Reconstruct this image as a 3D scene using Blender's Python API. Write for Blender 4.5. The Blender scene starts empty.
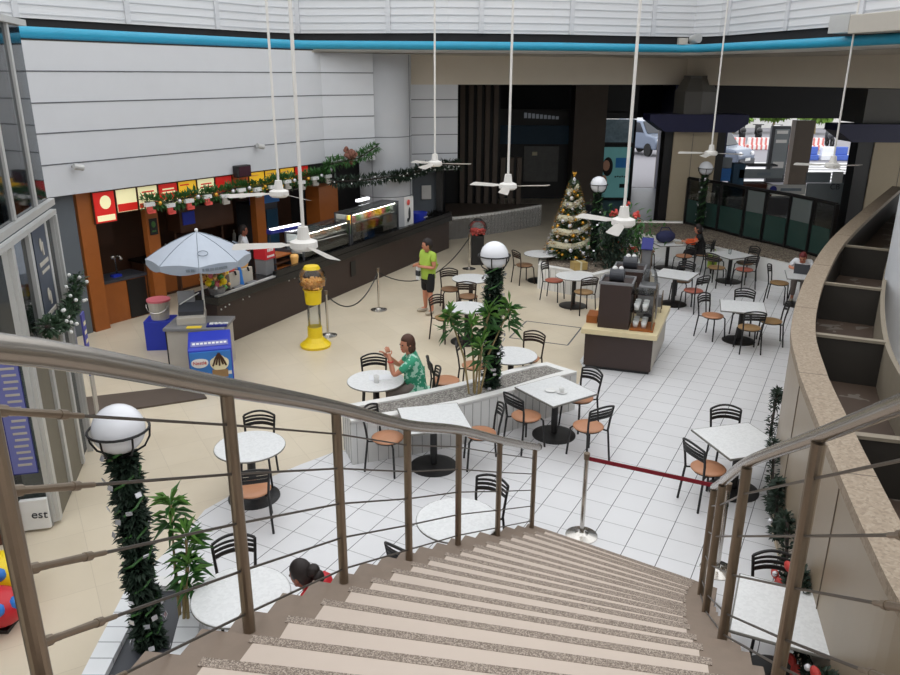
import bpy, bmesh, math, random
from mathutils import Vector, Matrix
C = bpy.context.scene.collection
sin, cos, pi, R = math.sin, math.cos, math.pi, math.radians
rnd = random.Random(7)

# ---------------------------------------------------------------- materials
def lin(c):
    return tuple(((v/255)/12.92 if v/255 <= .04045 else ((v/255+.055)/1.055)**2.4) for v in c)+(1,)
class NT:
    def __init__(s, name):
        s.m = bpy.data.materials.new(name); s.m.use_nodes = True
        s.t = s.m.node_tree; s.n = s.t.nodes; s.l = s.t.links
        s.b = s.n['Principled BSDF']
    def new(s, t, **k):
        q = s.n.new(t)
        for a, v in k.items(): setattr(q, a, v)
        return q
    def math(s, op, a, b=None, c=None):
        q = s.new('ShaderNodeMath', operation=op)
        for i, v in enumerate((a, b, c)):
            if v is None: continue
            if isinstance(v, (int, float)): q.inputs[i].default_value = v
            else: s.l.new(v, q.inputs[i])
        return q.outputs[0]
    def mix(s, f, a, b):
        q = s.new('ShaderNodeMix', data_type='RGBA')
        for i, v in ((0, f), (6, a), (7, b)):
            if isinstance(v, (int, float)): q.inputs[i].default_value = v
            elif isinstance(v, tuple): q.inputs[i].default_value = v
            else: s.l.new(v, q.inputs[i])
        return q.outputs[2]
    def co(s, scale=1.0, rz=0.0):
        tc = s.new('ShaderNodeTexCoord'); mp = s.new('ShaderNodeMapping')
        mp.inputs['Scale'].default_value = (scale,)*3 if isinstance(scale, (int, float)) else scale
        mp.inputs['Rotation'].default_value = (0, 0, rz)
        s.l.new(tc.outputs['Object'], mp.inputs[0]); return mp.outputs[0]
    def noise(s, scale, detail=4, co=None, rough=.6):
        q = s.new('ShaderNodeTexNoise'); q.inputs['Scale'].default_value = scale; q.inputs['Detail'].default_value = detail
        q.inputs['Roughness'].default_value = rough
        s.l.new(co if co is not None else s.co(), q.inputs['Vector']); return q.outputs['Fac']
def mat(name, col, rough=.55, metal=0, var=.12, nscale=6, emit=0, bump=0, spec=.5):
    t = NT(name); t.b.inputs['Roughness'].default_value = rough; t.b.inputs['Metallic'].default_value = metal
    t.b.inputs['Specular IOR Level'].default_value = spec
    c = lin(col)
    if var:
        n = t.noise(nscale); dk = tuple(v*(1-var) for v in c[:3])+(1,); lt = tuple(min(1, v*(1+var)) for v in c[:3])+(1,)
        t.l.new(t.mix(n, dk, lt), t.b.inputs['Base Color'])
        if bump:
            b = t.new('ShaderNodeBump'); b.inputs['Strength'].default_value = bump; t.l.new(t.noise(nscale*8), b.inputs['Height']); t.l.new(b.outputs[0], t.b.inputs['Normal'])
    else: t.b.inputs['Base Color'].default_value = c
    if emit:
        t.b.inputs['Emission Color'].default_value = c; t.b.inputs['Emission Strength'].default_value = emit
    return t.m
def glass(name, tint=(235, 240, 240), refl=.08, opac=0.0):
    t = NT(name); out = t.n['Material Output']
    tr = t.new('ShaderNodeBsdfTransparent'); tr.inputs[0].default_value = lin(tint)
    gl = t.new('ShaderNodeBsdfGlossy'); gl.inputs['Roughness'].default_value = .04
    fr = t.new('ShaderNodeFresnel'); fr.inputs[0].default_value = 1.45
    f = t.math('MINIMUM', t.math('ADD', fr.outputs[0], refl-.04), .9)
    mx = t.new('ShaderNodeMixShader'); t.l.new(f, mx.inputs[0]); t.l.new(tr.outputs[0], mx.inputs[1]); t.l.new(gl.outputs[0], mx.inputs[2])
    last = mx
    if opac:
        df = t.new('ShaderNodeBsdfDiffuse'); df.inputs[0].default_value = lin(tint)
        m2 = t.new('ShaderNodeMixShader'); m2.inputs[0].default_value = opac
        t.l.new(mx.outputs[0], m2.inputs[1]); t.l.new(df.outputs[0], m2.inputs[2]); last = m2
    t.l.new(last.outputs[0], out.inputs[0]); t.n.remove(t.b); return t.m
def gridmat(name, col, line1, line2, size, w, rz, rough, off=(0, 0), var=.05, grime=None):
    """tiles: grout lines in two directions of different darkness"""
    t = NT(name); t.b.inputs['Roughness'].default_value = rough
    co = t.co(1, rz); sp = t.new('ShaderNodeSeparateXYZ'); t.l.new(co, sp.inputs[0])
    def line(axis, o):
        f = t.math('FRACT', t.math('DIVIDE', t.math('ADD', sp.outputs[axis], o+400*size), size))
        return t.math('LESS_THAN', t.math('ABSOLUTE', t.math('SUBTRACT', f, .5)), w/size/2)
    def cell(axis, o): return t.math('FLOOR', t.math('ADD', t.math('DIVIDE', t.math('ADD', sp.outputs[axis], o+400*size), size), .5))
    cx, cy = cell(0, off[0]), cell(1, off[1])
    cv = t.new('ShaderNodeCombineXYZ'); t.l.new(cx, cv.inputs[0]); t.l.new(cy, cv.inputs[1])
    wn = t.new('ShaderNodeTexWhiteNoise'); t.l.new(cv.outputs[0], wn.inputs['Vector'])
    c = lin(col); n = t.math('MULTIPLY', t.math('ADD', wn.outputs['Value'], t.noise(1.3)), .5)
    base = t.mix(n, tuple(v*(1-var) for v in c[:3])+(1,), tuple(min(1, v*(1+var)) for v in c[:3])+(1,))
    if grime: base = t.mix(t.math('MULTIPLY', t.math('POWER', t.noise(.7, 6), 3), .9), base, lin(grime))
    a = t.mix(line(1, off[1]), base, lin(line2)); b = t.mix(line(0, off[0]), a, lin(line1))
    t.l.new(b, t.b.inputs['Base Color'])
    if 'corridor' in name: t.b.inputs['Specular IOR Level'].default_value = .22
    return t.m
def striped(name, col, dark, size, w, axis, rough=.6, var=.06):
    t = NT(name); t.b.inputs['Roughness'].default_value = rough
    sp = t.new('ShaderNodeSeparateXYZ'); t.l.new(t.co(), sp.inputs[0])
    f = t.math('FRACT', t.math('DIVIDE', t.math('ADD', sp.outputs[axis], 100*size), size))
    l = t.math('LESS_THAN', f, w/size); c = lin(col)
    base = t.mix(t.noise(3), tuple(v*(1-var) for v in c[:3])+(1,), tuple(min(1, v*(1+var)) for v in c[:3])+(1,))
    t.l.new(t.mix(l, base, lin(dark)), t.b.inputs['Base Color']); return t.m
def speckle(name, cols, scale, rough=.6):
    t = NT(name); t.b.inputs['Roughness'].default_value = rough
    v = t.new('ShaderNodeTexVoronoi'); v.inputs['Scale'].default_value = scale; t.l.new(t.co(), v.inputs['Vector'])
    sp = t.new('ShaderNodeSeparateColor'); t.l.new(v.outputs['Color'], sp.inputs[0])
    r = t.new('ShaderNodeValToRGB'); r.color_ramp.interpolation = 'CONSTANT'
    e = r.color_ramp.elements
    while len(e) < len(cols): e.new(.5)
    for i, cc in enumerate(cols): e[i].position = i/len(cols); e[i].color = lin(cc)
    t.l.new(sp.outputs[0], r.inputs[0]); t.l.new(r.outputs[0], t.b.inputs['Base Color']); return t.m
def patch(name, a, b, scale, thr=.5, rough=.7):
    t = NT(name); t.b.inputs['Roughness'].default_value = rough
    f = t.math('GREATER_THAN', t.noise(scale, 2), thr); t.l.new(t.mix(f, lin(a), lin(b)), t.b.inputs['Base Color']); return t.m

G = R(27.9)   # heading of the white tile courses
M = {}
M['beige_floor'] = gridmat('beige floor tile', (214, 202, 180), (194, 181, 160), (194, 181, 160), .6, .006, -R(30), .32, (.1, .2), .05, (176, 158, 130))
M['white_floor'] = gridmat('white floor tile', (222, 222, 224), (66, 66, 70), (146, 146, 148), .4, .009, G, .3, (0, 0), .03, (196, 196, 196))
M['corridor_floor'] = gridmat('corridor floor tile', (78, 84, 104), (60, 64, 74), (60, 64, 74), .6, .01, 0, .42, (0, 0), .06)
M['white_panel'] = mat('white wall panel', (204, 206, 210), .5, 0, .04, 1.5)
M['seam'] = mat('panel seam', (92, 94, 98), .7)
M['grey_col'] = mat('grey column paint', (176, 178, 182), .5, 0, .05, 2)
M['grey_wall'] = mat('grey wall paint', (92, 98, 104), .7, 0, .1, 2)
M['beam'] = mat('beige beam', (204, 194, 178), .6, 0, .06, 1.2)
M['soffit'] = mat('soffit plaster', (176, 170, 160), .7, 0, .08, 1)
M['dark_ceiling'] = mat('dark ceiling', (30, 30, 33), .8, 0, .1, 1)
M['black'] = mat('black paint', (24, 23, 24), .45, 0, .1)
M['dark_metal'] = mat('dark metal', (26, 25, 26), .4, .3, .1)
M['brown_metal'] = mat('dark brown metal', (44, 32, 26), .45, .2, .1)
M['pipe'] = mat('blue pipe paint', (38, 150, 184), .4, 0, .1, 3)
M['navy'] = mat('navy blue paint', (22, 24, 66), .5, 0, .1)
M['siding'] = mat('white siding', (220, 221, 223), .55, 0, .04, 1)
M['seam_lite'] = mat('siding shadow line', (192, 194, 198), .6, 0, .04)
M['siding_trim'] = mat('siding trim', (206, 207, 210), .55, 0, .03)
M['steel'] = mat('brushed steel', (134, 120, 104), .34, .75, .16, 9)
M['bright_steel'] = mat('polished steel', (200, 196, 190), .18, .95, .08, 9)
M['rail'] = mat('steel handrail', (154, 148, 140), .24, .8, .12, 5)
M['cable'] = mat('steel cable', (92, 86, 80), .4, .7, .1)
M['step_brown'] = mat('brown stone', (126, 110, 96), .6, 0, .16, 9)
M['step_light'] = mat('light stone tread', (194, 179, 166), .55, 0, .05, 6)
M['nosing'] = speckle('speckled nosing', [(106, 93, 82), (138, 124, 111), (172, 158, 145), (118, 104, 92), (150, 136, 123)], 230)
M['marble'] = speckle('white marble laminate', [(225, 226, 226), (222, 223, 223), (227, 228, 228), (219, 220, 220)], 40, .3)
M['table_edge'] = mat('table edge', (118, 116, 110), .5)
M['seat_o'] = mat('orange brown wood seat', (186, 132, 98), .4, 0, .1, 7)
M['seat_r'] = mat('red brown wood seat', (170, 96, 78), .4, 0, .1, 7)
M['seat_b'] = mat('dark tan wood seat', (138, 104, 76), .45, 0, .12, 7)
M['seat_y'] = mat('olive tan wood seat', (152, 120, 80), .45, 0, .12, 7)
M['parapet_top'] = speckle('granite coping', [(146, 130, 112), (154, 138, 119), (138, 122, 104), (150, 134, 115), (160, 145, 126)], 45)
M['parapet'] = gridmat('stone wall panels', (154, 138, 116), (120, 108, 96), (120, 108, 96), 40, .01, 0, .35, (0, 0), .1, (136, 122, 104))
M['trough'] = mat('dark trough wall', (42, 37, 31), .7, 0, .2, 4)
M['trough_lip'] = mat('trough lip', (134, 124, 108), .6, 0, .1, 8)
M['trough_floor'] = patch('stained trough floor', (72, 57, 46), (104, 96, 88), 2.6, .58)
M['gravel'] = speckle('gravel', [(92, 88, 84), (128, 124, 118), (158, 154, 148), (108, 103, 98), (142, 137, 131)], 60, .9)
M['gravel_br'] = speckle('brown gravel', [(90, 80, 70), (126, 114, 100), (150, 138, 122), (104, 92, 80)], 30, .9)
M['bead'] = mat('grey beadboard', (214, 214, 212), .55, 0, .04, 3)
M['bead_gap'] = mat('beadboard groove', (156, 156, 154), .7)
M['white_edge'] = mat('white planter edge', (226, 225, 222), .5, 0, .04)
M['white_plastic'] = mat('white plastic', (228, 228, 226), .4, 0, .03)
M['fan'] = mat('white fan enamel', (222, 219, 214), .4, 0, .05, 4)
M['globe'] = mat('opal globe', (232, 233, 238), .25, 0, .02, 2)
M['leaf_dark'] = mat('dark garland needles', (32, 50, 36), .6, 0, .4, 9)
M['leaf_mid'] = mat('green leaves', (58, 104, 48), .5, 0, .35, 8)
M['leaf_garl'] = mat('garland leaves', (50, 74, 50), .5, 0, .4, 12)
M['leaf_lite'] = mat('bright green leaves', (98, 142, 62), .5, 0, .3, 8)
M['fir'] = mat('fir needles', (66, 88, 52), .6, 0, .4, 6)
M['silver'] = mat('silver foil', (214, 214, 218), .25, .5, .06)
M['gold'] = mat('gold ornament', (214, 160, 60), .25, .6, .1)
M['ribbon'] = mat('cream ribbon', (206, 200, 172), .5, 0, .06)
M['red'] = mat('red plastic', (196, 32, 44), .4, 0, .08)
M['belt'] = mat('dark red belt', (132, 18, 36), .6, 0, .08)
M['stem'] = mat('plant stem', (150, 132, 92), .7, 0, .15, 12)
M['wood'] = mat('orange kiosk wood', (156, 88, 36), .45, 0, .16, 4)
M['wood_dk'] = mat('dark kiosk wood', (74, 44, 26), .5, 0, .2, 4)
M['counter'] = mat('dark brown laminate', (58, 44, 40), .45, 0, .08, 3)
M['counter_top'] = mat('black counter top', (26, 25, 26), .25, 0, .1, 4)
M['cream_top'] = mat('cream stone top', (222, 206, 166), .4, 0, .06, 9)
M['grey_plastic'] = mat('grey plastic', (126, 126, 128), .5, 0, .08)
M['lite_grey'] = mat('light grey laminate', (184, 178, 168), .5, 0, .06)
M['dk_grey'] = mat('dark grey plastic', (60, 62, 68), .45, 0, .1)
M['blue'] = mat('strong blue', (34, 54, 176), .45, 0, .08)
M['sky_blue'] = mat('light blue print', (46, 122, 206), .4, 0, .12, 3)
M['poster_blue'] = mat('blue poster', (28, 36, 122), .5, 0, .08, 2)
M['poster_lav'] = mat('lavender poster', (112, 116, 176), .5, 0, .08, 2)
M['yellow'] = mat('yellow plastic', (238, 206, 26), .35, 0, .05)
M['orange'] = mat('orange candy', (255, 186, 108), .35, 0, .2, 40)
M['candy_red'] = mat('red candy', (236, 92, 84), .35, 0, .25, 50)
M['green_p'] = mat('green packet', (92, 160, 74), .4, 0, .1)
M['pink'] = mat('pink plastic', (214, 110, 122), .5, 0, .06)
M['umbrella'] = mat('silver blue umbrella cloth', (178, 186, 198), .5, 0, .05, 2)
M['umbrella_in'] = mat('umbrella band', (160, 170, 184), .5, 0, .05, 2)
M['ink'] = mat('grey print', (120, 130, 140), .6)
M['cream'] = mat('cream print', (236, 226, 190), .5, 0, .1, 5)
M['menu_red'] = mat('lit red menu', (206, 36, 30), .4, 0, .1, 4, emit=.25)
M['menu_cream'] = mat('lit cream menu', (236, 228, 180), .4, 0, .1, 4, emit=.35)
M['menu_yel'] = mat('lit yellow menu', (244, 190, 50), .4, 0, .1, 4, emit=.3)
M['menu_or'] = mat('orange menu', (190, 84, 34), .4, 0, .1, 4, emit=.08)
M['tube_light'] = mat('lamp tube', (250, 250, 255), .4, 0, 0, emit=2.2)
M['case_light'] = mat('case lamp', (255, 250, 240), .4, 0, 0, emit=22)
M['glass'] = glass('clear glass', (248, 250, 250), .045)
M['glass_tint'] = glass('tinted shop glass', (150, 160, 166), .12)
M['glass_green'] = glass('greenish screen glass', (84, 120, 112), .05, .3)
M['glass_frost'] = glass('frosted glass band', (150, 158, 156), .05, .4)
M['frame_grey'] = mat('light grey aluminium', (196, 196, 194), .4, .3, .05)
M['shade_blue'] = mat('dark teal sign', (24, 66, 92), .5, 0, .1)
M['grey_sign'] = mat('grey sign board', (134, 142, 146), .5, 0, .06)
M['brown'] = mat('brown board', (92, 52, 38), .6, 0, .1)
M['dk_brown'] = mat('dark brown cladding', (88, 76, 66), .6, 0, .12, 3)
M['tan_panel'] = mat('beige column panel', (176, 162, 138), .6, 0, .05, 2)
M['pillar_grey'] = mat('grey stone pillar', (96, 94, 90), .6, 0, .08, 3)
M['asphalt'] = mat('asphalt', (132, 130, 136), .8, 0, .1, 4)
M['white_paint'] = mat('white road paint', (232, 232, 232), .7, 0, .04)
M['foliage_far'] = mat('street tree leaves', (116, 150, 62), .7, 0, .35, 2)
M['far_wall'] = mat('pale street wall', (214, 212, 208), .8, 0, .06, 1)
M['car_grey'] = mat('blue grey car paint', (118, 128, 146), .25, .3, .05)
M['car_dark'] = mat('dark glass', (30, 34, 42), .1, 0, .05)
M['rubber'] = mat('rubber', (24, 24, 25), .8, 0, .1)
M['skin'] = mat('skin', (196, 132, 104), .55, 0, .06, 8)
M['skin_or'] = mat('sunburnt skin', (206, 112, 70), .55, 0, .06, 8)
M['skin_dk'] = mat('tanned skin', (150, 92, 70), .55, 0, .06, 8)
M['hair_br'] = mat('brown hair', (78, 48, 34), .6, 0, .2, 20)
M['hair_dk'] = mat('dark hair', (34, 24, 22), .6, 0, .2, 20)
M['hair_red'] = mat('auburn hair', (112, 40, 42), .6, 0, .2, 20)
M['lime'] = mat('lime green cloth', (170, 200, 78), .8, 0, .08, 6)
M['green_shirt'] = patch('green patterned shirt', (58, 160, 124), (176, 220, 200), 11, .54)
M['black_cloth'] = mat('black cloth', (22, 21, 23), .85, 0, .1)
M['grey_cloth'] = mat('grey trousers', (128, 118, 112), .85, 0, .08)
M['white_cloth'] = mat('white cloth', (226, 228, 232), .8, 0, .05)
M['denim'] = mat('blue bag cloth', (44, 48, 84), .8, 0, .25, 14)
M['orange_cloth'] = mat('orange cloth', (206, 84, 40), .8, 0, .1)
M['sole'] = mat('light shoe', (176, 166, 150), .7)
M['dried'] = mat('dried flowers', (128, 84, 70), .8, 0, .3, 12)
M['bow'] = mat('red bow', (190, 60, 54), .6, 0, .15, 12)

# ---------------------------------------------------------------- mesh builder
class MB:
    def __init__(s): s.bm = bmesh.new()
    def box(s, c, d, rz=0, rx=0):
        m = Matrix.Translation(c) @ Matrix.Rotation(rz, 4, 'Z') @ Matrix.Rotation(rx, 4, 'X') @ Matrix.Diagonal((d[0], d[1], d[2], 1))
        bmesh.ops.create_cube(s.bm, size=1, matrix=m); return s
    def tube(s, a, b, r, r2=None, seg=10):
        a, b = Vector(a), Vector(b); d = b-a
        q = d.to_track_quat('Z', 'Y').to_matrix().to_4x4()
        bmesh.ops.create_cone(s.bm, cap_ends=True, segments=seg, radius1=r, radius2=r if r2 is None else r2, depth=d.length, matrix=Matrix.Translation((a+b)/2) @ q); return s
    def path(s, pts, r, seg=8, closed=False, flat=None):
        """sweep a round (or flat: (w,h) oval) section along pts"""
        pts = [Vector(p) for p in pts]; n = len(pts); rings = []
        for i, p in enumerate(pts):
            a = pts[i-1] if i > 0 else (pts[-1] if closed else p); b = pts[i+1] if i < n-1 else (pts[0] if closed else p)
            t = (b-a).normalized(); up = Vector((0, 0, 1)) if abs(t.z) < .95 else Vector((0, 1, 0))
            u = t.cross(up).normalized(); w = u.cross(t).normalized()
            ra, rb = flat if flat else (r, r)
            rings.append([s.bm.verts.new(p+u*ra*cos(2*pi*k/seg)+w*rb*sin(2*pi*k/seg)) for k in range(seg)])
        for i in range(n if closed else n-1):
            A, B = rings[i], rings[(i+1) % n]
            for k in range(seg): s.bm.faces.new((A[k], A[(k+1) % seg], B[(k+1) % seg], B[k]))
        if not closed: s.bm.faces.new(rings[0][::-1]); s.bm.faces.new(rings[-1])
        return s
    def lathe(s, prof, c=(0, 0, 0), seg=24):
        rings = []
        for r, z in prof:
            if r < 1e-5: rings.append([s.bm.verts.new((c[0], c[1], c[2]+z))])
            else: rings.append([s.bm.verts.new((c[0]+r*cos(2*pi*k/seg), c[1]+r*sin(2*pi*k/seg), c[2]+z)) for k in range(seg)])
        for A, B in zip(rings, rings[1:]):
            for k in range(seg):
                k2 = (k+1) % seg
                if len(A) == 1 and len(B) == 1: continue
                if len(A) == 1: s.bm.faces.new((A[0], B[k2], B[k]))
                elif len(B) == 1: s.bm.faces.new((A[k], A[k2], B[0]))
                else: s.bm.faces.new((A[k], A[k2], B[k2], B[k]))
        return s
    def prism(s, poly, z0, z1):
        a = [s.bm.verts.new((p[0], p[1], z0)) for p in poly]; b = [s.bm.verts.new((p[0], p[1], z1)) for p in poly]
        n = len(poly); s.bm.faces.new(a[::-1]); s.bm.faces.new(b)
        for i in range(n): s.bm.faces.new((a[i], a[(i+1) % n], b[(i+1) % n], b[i]))
        return s
    def strip(s, A, B, z0, z1):
        """solid band between two polylines in plan; z1/z0 numbers"""
        n = len(A); V = [[s.bm.verts.new((p[0], p[1], z)) for p in L] for L in (A, B) for z in (z0, z1)]
        a0, a1, b0, b1 = V
        for i in range(n-1):
            for q in ((a0[i], a0[i+1], b0[i+1], b0[i]), (a1[i], b1[i], b1[i+1], a1[i+1]), (a0[i], a1[i], a1[i+1], a0[i+1]), (b0[i], b0[i+1], b1[i+1], b1[i])): s.bm.faces.new(q)
        for i in (0, n-1): s.bm.faces.new((a0[i], b0[i], b1[i], a1[i]))
        return s
    def ball(s, c, r, seg=16, sc=(1, 1, 1), rot=None):
        m = Matrix.Translation(c)
        if rot is not None: m = m @ rot
        bmesh.ops.create_uvsphere(s.bm, u_segments=seg, v_segments=max(6, seg*2//3), radius=r, matrix=m @ Matrix.Diagonal((sc[0], sc[1], sc[2], 1))); return s
    def face(s, pts): s.bm.faces.new([s.bm.verts.new(p) for p in pts]); return s
    def leaf(s, p, d, L, W, droop=0.0):
        """pointed blade of two quads, folded a little"""
        p, d = Vector(p), Vector(d).normalized(); u = d.cross(Vector((0, 0, 1)))
        if u.length < .05: u = Vector((1, 0, 0))
        u.normalize(); m = p+d*L*.5; t = p+d*L-Vector((0, 0, droop*L)); n = u.cross(d)*W*.25
        a, b, c, e = s.bm.verts.new(p), s.bm.verts.new(m+u*W/2+n), s.bm.verts.new(t), s.bm.verts.new(m-u*W/2+n)
        s.bm.faces.new((a, b, c)); s.bm.faces.new((a, c, e)); return s
    def needles(s, pts, rad, n, L, W, rng=rnd, inner=.3):
        """loose needles or small leaves around a polyline"""
        pts = [Vector(p) for p in pts]
        for _ in range(n):
            i = rng.randrange(len(pts)-1); f = rng.random(); p = pts[i].lerp(pts[i+1], f)
            t = (pts[i+1]-pts[i]).normalized()
            d = Vector((rng.gauss(0, 1), rng.gauss(0, 1), rng.gauss(0, 1))); d -= t*d.dot(t)*.6
            if d.length < .01: continue
            d.normalize(); rr = rad*(inner+(1-inner)*rng.random())*(.86+.2*sin(5.3*(i+f)))
            s.leaf(p+d*rr*.6, d+t*rng.uniform(-.6, .6), L*rng.uniform(.6, 1.2), W*rng.uniform(.7, 1.3))
        return s
    def ob(s, name, m, parent=None, smooth=False, loc=None, rz=0, bevel=0):
        bmesh.ops.recalc_face_normals(s.bm, faces=s.bm.faces[:])
        me = bpy.data.meshes.new(name); s.bm.to_mesh(me); s.bm.free()
        if smooth:
            me.polygons.foreach_set('use_smooth', [True]*len(me.polygons))
        me.materials.append(M[m] if isinstance(m, str) else m)
        o = bpy.data.objects.new(name, me); C.objects.link(o)
        if parent is not None: o.parent = parent
        if loc is not None: o.location = loc
        if rz: o.rotation_euler = (0, 0, rz)
        if bevel:
            b = o.modifiers.new('bevel', 'BEVEL'); b.width = bevel; b.segments = 2; b.limit_method = 'ANGLE'
        return o
def autosmooth(o):
    me = o.data; me.polygons.foreach_set('use_smooth', [True]*len(me.polygons))
    try: me.set_sharp_from_angle(angle=R(35))
    except Exception: pass
    return o
def tag(o, label, cat, group=None):
    o['label'] = label; o['category'] = cat
    if group: o['group'] = group
    return o
def thing(name, label, cat, loc=(0, 0, 0), rz=0, group=None):
    o = bpy.data.objects.new(name, None); C.objects.link(o); o.location = loc; o.rotation_euler = (0, 0, rz); o.empty_display_size = .1
    return tag(o, label, cat, group)
def struct(o): o['kind'] = 'structure'; return o
def dup(root, loc, rz=0, label=None, group=None):
    r = root.copy(); C.objects.link(r); r.location = loc; r.rotation_euler = (0, 0, rz)
    if label: r['label'] = label
    if group: r['group'] = group
    for ch in list(root.children):
        c = ch.copy(); C.objects.link(c); c.parent = r
        for g in ch.children:
            d = g.copy(); C.objects.link(d); d.parent = c
    return r
def text(s, name, m, parent, loc, size, rot, ext=.003, align='CENTER'):
    cu = bpy.data.curves.new(name, 'FONT'); cu.body = s; cu.size = size; cu.extrude = ext; cu.align_x = align; cu.align_y = 'CENTER'
    tmp = bpy.data.objects.new(name, cu); C.objects.link(tmp)
    bpy.context.view_layer.update()
    me = bpy.data.meshes.new_from_object(tmp.evaluated_get(bpy.context.evaluated_depsgraph_get()))
    bpy.data.objects.remove(tmp); me.materials.clear(); me.materials.append(M[m])
    o = bpy.data.objects.new(name, me); C.objects.link(o); o.parent = parent; o.location = loc; o.rotation_euler = rot
    return o

# ---------------------------------------------------------------- camera
EYE = 5.21; PITCH = R(18.86)
cam = bpy.data.cameras.new('camera'); cam.sensor_width = 36; cam.lens = 36*771/900; cam.clip_end = 300; cam.clip_start = .05
co = bpy.data.objects.new('camera', cam); C.objects.link(co); co.location = (0, 0, EYE)
co.rotation_euler = (Matrix.Rotation(pi/2-PITCH, 4, 'X') @ Matrix.Rotation(.0047, 4, 'Z')).to_euler()
bpy.context.scene.camera = co
vs = bpy.context.scene.view_settings
vs.view_transform = 'Standard'; vs.look = 'None'; vs.gamma = 1; vs.exposure = 0.5; vs.use_curve_mapping = False
w = bpy.data.worlds.new('overcast sky'); bpy.context.scene.world = w; w.use_nodes = True
bg = w.node_tree.nodes['Background']; bg.inputs[0].default_value = (.97, .985, 1.0, 1); bg.inputs[1].default_value = 1.35

# ================================================================ THE SETTING
struct(MB().prism([(-14, -3), (26, -3), (26, 38), (-14, 38)], -.2, 0).ob('floor', 'beige_floor'))
# white tiled court (curved left edge, planters and kerb beyond)
wt = [(-2.95, 4.4), (-2.96, 5.67), (-3.35, 6.73), (-3.3, 7.4), (-3.15, 7.93), (-3.08, 8.48), (-2.76, 8.98), (-2.1, 9.68), (-1.6, 10.14), (-.7, 9.9), (1.0, 10.9), (1.95, 11.6),
      (2.5, 13.4), (2.5, 13.9), (3.9, 17.4), (5.3, 18.9), (5.7, 21.5), (5.9, 24.4), (7.3, 21.9), (8.7, 19.6), (9.6, 18.3), (7.6, 15.2), (6.1, 12.7), (5.1, 10.9), (4.4, 9.4), (3.9, 8.1), (3.6, 6.9), (3.3, 5.9), (3.0, 4.7)]
struct(MB().prism(wt, -.05, .004).ob('floor_tile', 'white_floor'))
struct(MB().prism([(5.4, 26.2), (13, 26.2), (13, 38), (5.4, 38)], -.05, .004).ob('floor_corridor', 'corridor_floor'))
# brown floor strip in front of the service passage
struct(MB().prism([(-6.1, 11.1), (-4.1, 11.98), (-4.45, 12.55), (-6.5, 11.85)], 0, .03).ob('floor_strip', 'dk_brown'))

W0 = Vector((-7.57, 15.0, 0)); WD = Vector((sin(R(34)), cos(R(34)), 0)); WN = Vector((cos(R(34)), -sin(R(34)), 0))
WR = R(90-34)          # rotation of something lying along the left wall
def wp(s, n, z): return W0+WD*s+WN*n+Vector((0, 0, z))
def panel_wall(name, a, b, z0, z1, seams, thick, m='white_panel'):
    a, b = Vector((*a, 0)), Vector((*b, 0)); d = (b-a).normalized(); n = Vector((d.y, -d.x, 0)); rz = math.atan2(d.y, d.x); L = (b-a).length
    o = struct(MB().box((a+b)/2-n*thick/2+Vector((0, 0, (z0+z1)/2)), (L, thick, z1-z0), rz).ob(name, m))
    sm = MB()
    for z in seams: sm.box((a+b)/2+n*.002+Vector((0, 0, z)), (L, .012, .022), rz)
    if seams: sm.ob('panel_seam', 'seam', o)
    return o
ZS = [3.54, 4.12, 4.67, 5.23]
p = wp(-3.2, 0, 0); panel_wall('wall_left', (p.x, p.y), (-3.39, 21.2), 2.94, 5.75, ZS, .3)
panel_wall('wall_back_left', (-3.39, 21.2), (-2.1, 21.9), 2.94, 5.75, [3.08]+ZS, .3)
panel_wall('wall_back', (-1.3, 23.45), (.2, 23.9), 2.45, 4.94, [2.95, 3.5, 4.0, 4.5], .3)
panel_wall('wall_back_recess', (-1.3, 23.9), (-.25, 24.25), 0, 2.45, [], .2, 'grey_wall')
# fluted round column
c = MB().lathe([(.76, 0), (.76, 5.72)], (-1.88, 22.65, 0), 28).ob('trim_1', 'grey_col'); struct(autosmooth(c))
g = MB()
for z in (1.9, 3.55): g.lathe([(.763, z-.01), (.767, z), (.763, z+.01)], (-1.88, 22.65, 0), 28)
for a in (-115, -20): g.box((-1.88+.762*cos(R(a)), 22.65+.762*sin(R(a)), 2.86), (.014, .014, 5.7))
g.ob('column_seam', 'seam', c)
# grey side wall of the passage at the left
p, q = wp(-6, -.25, 0), wp(.4, -.25, 0); panel_wall('wall_left_passage', (p.x, p.y), (q.x, q.y), 0, 2.94, [], .15, 'grey_wall')
p, q = wp(8.1, -2.1, 0), (-1.0, 24.4, 0); panel_wall('wall_behind_column', (p.x, p.y), (q[0], q[1]), 0, 5.0, [], .15, 'black')  # dark wall added to shut out the bright sky behind the column
# beams
BL = [(-1.5, 23.35), (.2, 23.9), (7.6, 26.3), (12.4, 18.0), (13.6, 12)]
def wall_path(name, pts, z0, z1, th, m):
    b = MB()
    A = []
    for i, p in enumerate(pts):
        a = Vector(pts[max(i-1, 0)]); e = Vector(pts[min(i+1, len(pts)-1)]); d = (e-a).normalized(); A.append((p[0]-d.y*th, p[1]+d.x*th))
    b.strip(pts, A, z0, z1); return struct(b.ob(name, m))
wall_path('trim_2', BL, 4.92, 5.72, .35, 'beam')
PIPE = [(-8.6, 13.9), (-7.55, 15.45), (-3.95, 20.75), (-3.5, 20.98), (-.1, 21.1), (2.6, 21.45), (5.2, 22.3), (6.3, 22.55), (6.75, 22.3), (8.05, 18.5), (8.85, 15.2), (9.4, 11.5), (9.5, 8), (9.0, 4), (8.0, 0)]
def offset(pts, th):
    A = []
    for i, p in enumerate(pts):
        a = Vector(pts[max(i-1, 0)]); e = Vector(pts[min(i+1, len(pts)-1)]); d = (e-a).normalized(); A.append((p[0]-d.y*th, p[1]+d.x*th))
    return A
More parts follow.
